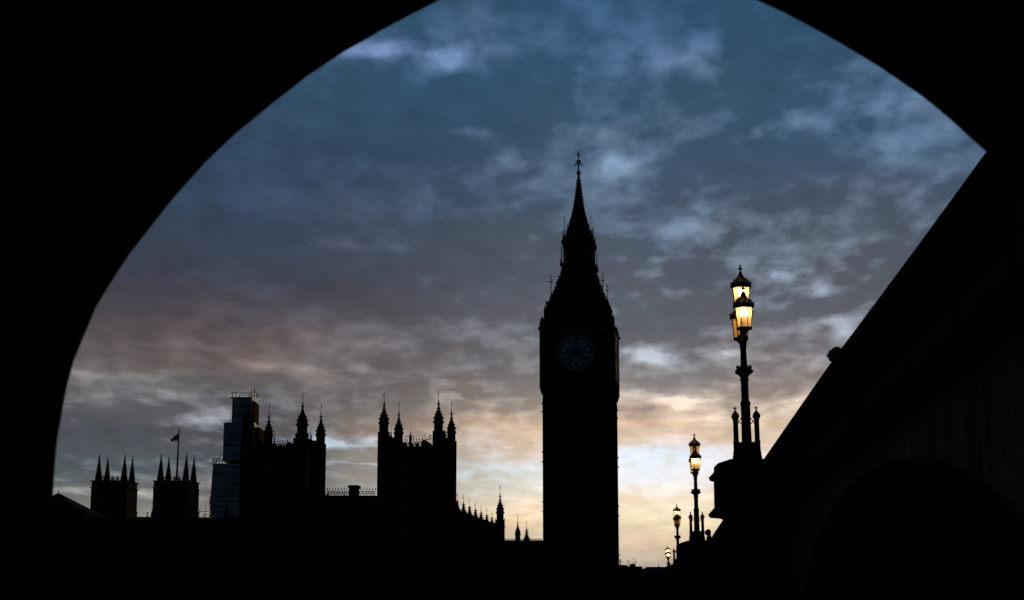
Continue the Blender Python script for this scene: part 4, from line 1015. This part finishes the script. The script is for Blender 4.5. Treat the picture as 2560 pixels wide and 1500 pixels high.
fp = thing('flagpole', fp0, 'slender flagpole flying a dull red and white flag above the right abbey tower', 'flagpole')
MB().tube(fp0, fp1, .42, 8, .22).lathe(fp1.x, fp1.y, [(fp1.z - .1, .1), (fp1.z + .3, .4), (fp1.z + .7, .1)], 8).build('pole', iron, fp)
def flagpart(uvs, name, m):
    mb = MB(); n = 10; 
    for side_ in (0, 1):
        pass
    (ta, tb, bb, ba) = [P(x, y, 639.6) for x, y in uvs]    # top at pole, top fly, bottom fly, bottom at pole
    g0 = []
    for i in range(n + 1):
        t = i / n; wv = .35 * sin(t * 9); a = ta.lerp(tb, t); b = ba.lerp(bb, t)
        for dy in (0, .06): g0 += [(a.x, a.y + wv + dy, a.z), (b.x, b.y + wv + dy, b.z)]
    f = []
    for i in range(n):
        o = i * 4; f += [(o, o + 4, o + 5, o + 1), (o + 2, o + 3, o + 7, o + 6), (o, o + 2, o + 6, o + 4), (o + 1, o + 5, o + 7, o + 3)]
    f += [(0, 1, 3, 2), (4 * n, 4 * n + 2, 4 * n + 3, 4 * n + 1)]
    mb.add(g0, f); return mb.build(name, m, fp)
flagpart([(447.0, 1082.5), (426.5, 1097.5), (427.2, 1099.5), (446.8, 1094)], 'flag', cloth_red)
flagpart([(446.8, 1094), (427.2, 1099.5), (428.6, 1103), (446.2, 1101.6)], 'flag_stripe', cloth_white)
flagpart([(430.8, 1097.0), (426.0, 1098.2), (427.4, 1104.0), (431.2, 1102.9)], 'flag_hem', cloth_red)

# ------------------------------------------------------------------ hall with pyramid roof, far left
ha_ = thing('great_hall', (P(146, 1300, 520).x, 520, GZ), 'building with a blue-grey pyramid roof at the left edge of the arch', 'building')
ap = P(146, 1232, 530); e0 = P(208, 1275, 520); e1 = P(84, 1275, 520); rr2 = e0.x - ap.x
MB().add([(e1.x, 512, e0.z), (e0.x, 512, e0.z), (e0.x, 548, e0.z), (e1.x, 548, e0.z), tuple(ap)], [(0, 1, 4), (1, 2, 4), (2, 3, 4), (3, 0, 4), (3, 2, 1, 0)]).build('roof', blue_roof, ha_)
MB().tube(ap, ap + Vector((0, 0, .9)), .12, 5).build('finial', iron, ha_)
w = MB().box(e1.x + .5, e0.x - .3, 512.5, 547.5, GZ, e0.z - .02); w.box(e0.x - .3, P(223, 1290, 520).x, 514, 546, GZ, Z(1277, 520)).box(e0.x - .4, P(217, 1290, 520).x, 515, 545, GZ, Z(1275.5, 520))
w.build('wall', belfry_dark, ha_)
dm = MB(); p_ = P(144, 1262, 511); dm.add([(p_.x - .9, 513, p_.z - 1.6), (p_.x + .9, 513, p_.z - 1.6), (p_.x, 514.5, p_.z + 1.6), (p_.x, 518, p_.z + .4)], [(0, 1, 2), (0, 2, 3), (1, 3, 2)]); dm.build('dormer', slate, ha_)

# ------------------------------------------------------------------ scaffold tower wrapped in sheeting
SY = 340
scf = thing('scaffold_tower', (P(600, 1290, SY).x, SY, GZ), 'stepped tower wrapped in blue-grey scaffold sheeting with guard rails on top', 'scaffolded tower')
def stage(x0, x1, xr, yt, yr, xb0, yb, depth, name='sheeting'):
    """front face px x0..x1 at row yt widening to xb0 at row yb; side face to px xr"""
    a = P(x0, yt, SY); b = P(x1, yt, SY); c = P(x1 + (xb0 - x0) * .2, yb, SY); d = P(xb0, yb, SY)
    r_ = Vector((P(xr, yr, SY + depth).x, SY + depth, a.z)); rb = Vector((P(xr + (x0 - xb0) * .3, yb, SY + depth).x, SY + depth, d.z))
    mb = MB(); n = max(3, int((yb - yt) / 12)); m_ = 10
    def face(tl, tr_, bl_, br_, nx, out):
        o = len(mb.v)
        for j in range(n * 3 + 1):
            t = j / (n * 3); bag = sin(t * n * pi) ** 2
            for i in range(nx + 1):
                s_ = i / nx; p = tl.lerp(tr_, s_).lerp(bl_.lerp(br_, s_), t)
                ed = min(1, 4 * s_, 4 * (1 - s_)); k_ = (.22 * bag + .16 * sin(s_ * 23 + t * 17 + x0) * bag + .12 * random.random()) * ed
                mb.v.append(tuple(p + out * k_))
        for j in range(n * 3):
            for i in range(nx):
                q = o + j * (nx + 1) + i; mb.f.append((q, q + 1, q + nx + 2, q + nx + 1))
    a2 = Vector((a.x, SY, a.z)); b2 = Vector((b.x, SY, a.z)); c2 = Vector((c.x, SY, d.z)); d2 = Vector((d.x, SY, d.z))
    al = Vector((a.x + (r_.x - b.x), SY + depth, a.z)); dl = Vector((d.x + (rb.x - c.x), SY + depth, d.z))
    face(a2, b2, d2, c2, m_, Vector((0, -1, 0)))
    face(b2, r_, c2, rb, 6, Vector((.95, -.2, 0)))
    face(al, a2, dl, d2, 6, Vector((-1, 0, 0))); face(r_, al, rb, dl, m_, Vector((0, 1, 0)))
    mb.add([a2, b2, r_, al], [(0, 1, 2, 3)])
    return mb.build(name, sheet, scf), a2, b2, r_, al
st1 = stage(581, 628.7, 641.8, 993.5, 998, 578.5, 1062, 9)
st2 = stage(559.7, 636, 656.5, 1056, 1064, 556.5, 1152, 13)
st3 = stage(532.4, 612, 640, 1160, 1160, 522.5, 1292, 16)
core = MB().box(P(585, 1290, SY).x, P(625, 1290, SY).x, SY + 1.5, SY + 8, GZ, Z(1000, SY)).box(P(566, 1290, SY).x, P(640, 1290, SY).x, SY + 1.2, SY + 9, GZ, Z(1066, SY)).box(P(540, 1290, SY).x, P(640, 1290, SY).x, SY + 1.2, SY + 10, GZ, Z(1170, SY))
core.build('core', stone, scf)
uS = mpp(600, 1000, SY)
gr = MB(); R_ = .085
def T2(x0, y0, x1, y1, D0=SY - .5, D1=SY - .5): gr.tube(P(x0, y0, D0), P(x1, y1, D1), R_, 5)
T2(576, 994, 637, 992.5); T2(576, 982.5, 637, 982.5); T2(582, 996, 582, 981); T2(590.5, 994, 590.5, 979); T2(628.7, 996, 628.7, 978); T2(623, 996, 623, 985)
T2(628, 984, 641, 987.5, SY - .5, SY + 9); T2(636.5, 1000, 636.5, 971, SY + 4, SY + 4); T2(642, 998, 642, 984, SY + 9, SY + 9); T2(590, 982, 598, 988, SY - .5, SY + 9); T2(598, 995, 598, 986, SY + 9, SY + 9)
T2(598, 988, 650, 987.5, SY + 9, SY + 9); T2(628, 994, 651, 998.5, SY - .5, SY + 9); T2(574, 995.5, 633, 995.5, SY - .6, SY - .6); T2(645, 1068, 645, 1060, SY + 6, SY + 6); T2(573, 1058, 573, 1051)
# lower platform rails and brace
T2(532.4, 1162, 532.4, 1146); T2(532, 1146.5, 556, 1147.5); T2(532, 1153, 560, 1152); T2(538, 1158, 556, 1134); T2(541, 1160, 541, 1147); T2(549, 1160, 549, 1147); T2(556, 1160, 556, 1148); T2(533, 1147, 540, 1155, SY - .5, SY + 4); T2(532, 1159.5, 568, 1160)
T2(524.5, 1260, 524.5, 1241)
gr.build('scaffold_tube', steel, scf)
# free scaffold poles over the low wing
fs = thing('bare_scaffolding', P(505, 1294, 300), 'thin bare scaffold poles on the low roof left of the sheeted tower', 'scaffolding')
g2 = MB()
for a, b in (((499, 1294), (499, 1274)), ((514.5, 1294), (514.5, 1262.5)), ((498, 1278.5), (526, 1278.5)), ((508.5, 1292), (508.5, 1283)), ((511.5, 1294), (511.5, 1285)), ((511, 1285.5), (526, 1285.5))): g2.tube(P(*a, 300), P(*b, 300), .055, 5)
g2.build('tube', steel, fs)
for i, x in enumerate((366.5, 376.5)):
    mp_ = thing('roof_mast', P(x, 1293, 290), ('left' if i == 0 else 'right') + ' of two short leaning masts on the roofline between the abbey towers', 'mast', 'short masts on the roofline')
    MB().tube(P(x - .8, 1295, 290), P(x + 3, 1281.5, 290), .09, 5).tube(P(x + 2.2, 1294, 290), P(x + 2.4, 1283.6, 290), .05, 4).build('pole', iron, mp_)
    MB().tube(P(x + 2.6, 1283, 290), P(x + 3.4, 1280.6, 290), .18, 6).build('cap', iron, mp_)

# ------------------------------------------------------------------ low buildings right of the clock tower
LY = 430
def hb(name, lab, x0, x1, yt, Y, m, d=10):
    a = P(x0, yt, Y); b = P(x1, yt, Y); root = thing(name, ((a.x + b.x) / 2, Y, GZ), lab, 'building')
    return root, a, b
b1, a, b = hb('office_building', 'low dark flat-roofed building beside the clock tower foot with aerials on its roof', 1530, 1606, 1416, LY, stone)
MB().box(a.x, b.x, LY, LY + 20, GZ, a.z).build('wall', stone, b1)
MB().slab([(P(1530, 1411, LY).x, a.z), (P(1572, 1416, LY).x, a.z), (P(1568, 1413, LY).x, Z(1412.6, LY)), (P(1530, 1411, LY).x, Z(1411, LY))], LY + .5, LY + 12).build('roof', slate, b1)
p0, p1 = P(1576, 1416, LY), P(1589, 1409, LY)
MB().box(p0.x, p1.x, LY + .5, LY + 4, p0.z, Z(1410.5, LY)).box(p0.x + .3, p1.x - .2, LY + .6, LY + 3.9, Z(1410.5, LY), p1.z).build('roof_hut', stone, b1)
fm = MB(); q = P(1550.5, 1396.5, LY); uu = mpp(1550, 1400, LY)
fm.lathe(q.x, q.y, [(Z(1413, LY), 1.5 * uu), (Z(1404.5, LY), 1.1 * uu), (Z(1402, LY), 1.0 * uu), (Z(1400, LY), 1.9 * uu), (q.z, .1 * uu)], 8).cbox((q.x, q.y, Z(1403.8, LY)), (3.4 * uu, .8 * uu, .9 * uu))
fm.build('finial', stone, b1)
aer = MB(); R_ = .06
for a_, b_ in (((1588.5, 1416), (1588.5, 1399)), ((1588.5, 1398), (1587, 1396.5)), ((1587, 1396.5), (1581.5, 1397)), ((1581, 1407.5), (1588.5, 1407.5))): aer.tube(P(*a_, LY), P(*b_, LY), R_ * 1.3, 4)
aer.build('aerial', iron, b1)
aer = MB()
for a_, b_ in (((1570.5, 1413), (1570.5, 1402.5)), ((1566, 1401.5), (1575.6, 1402.5)), ((1566, 1407), (1575.5, 1409.5)), ((1573, 1410), (1573, 1405))): aer.tube(P(*a_, LY), P(*b_, LY), R_, 4)
aer.build('aerial', iron, b1)
b2, a, b = hb('apartment_block', 'dark block with two stub chimneys in the notch of the rooftops', 1595, 1625, 1421.5, LY + 15, stone)
MB().box(a.x, b.x, LY + 15, LY + 35, GZ, a.z).build('wall', stone, b2)
for x in (1613, 1615.6): MB().lathe(P(x, 1420, LY + 16).x, LY + 16, [(a.z, .09), (Z(1417, LY + 16), .09)], 6).build('chimney', stone, b2)
b3, a, b = hb('warehouse', 'long building with a dull blue upper storey behind the farthest bridge lamp', 1618.5, 1720, 1417, LY - 8, stone)
MB().box(a.x, b.x, LY - 8, LY + 9, Z(1425.5, LY - 8), a.z).build('upper_storey', blue_panel, b3)
MB().box(a.x - 1.5, b.x, LY - 8.3, LY + 9, GZ, Z(1425.5, LY - 8)).build('wall', stone, b3)
MB().tube(P(1647, 1417, LY - 7), P(1647, 1409.5, LY - 7), .1, 5).build('flue', iron, b3)
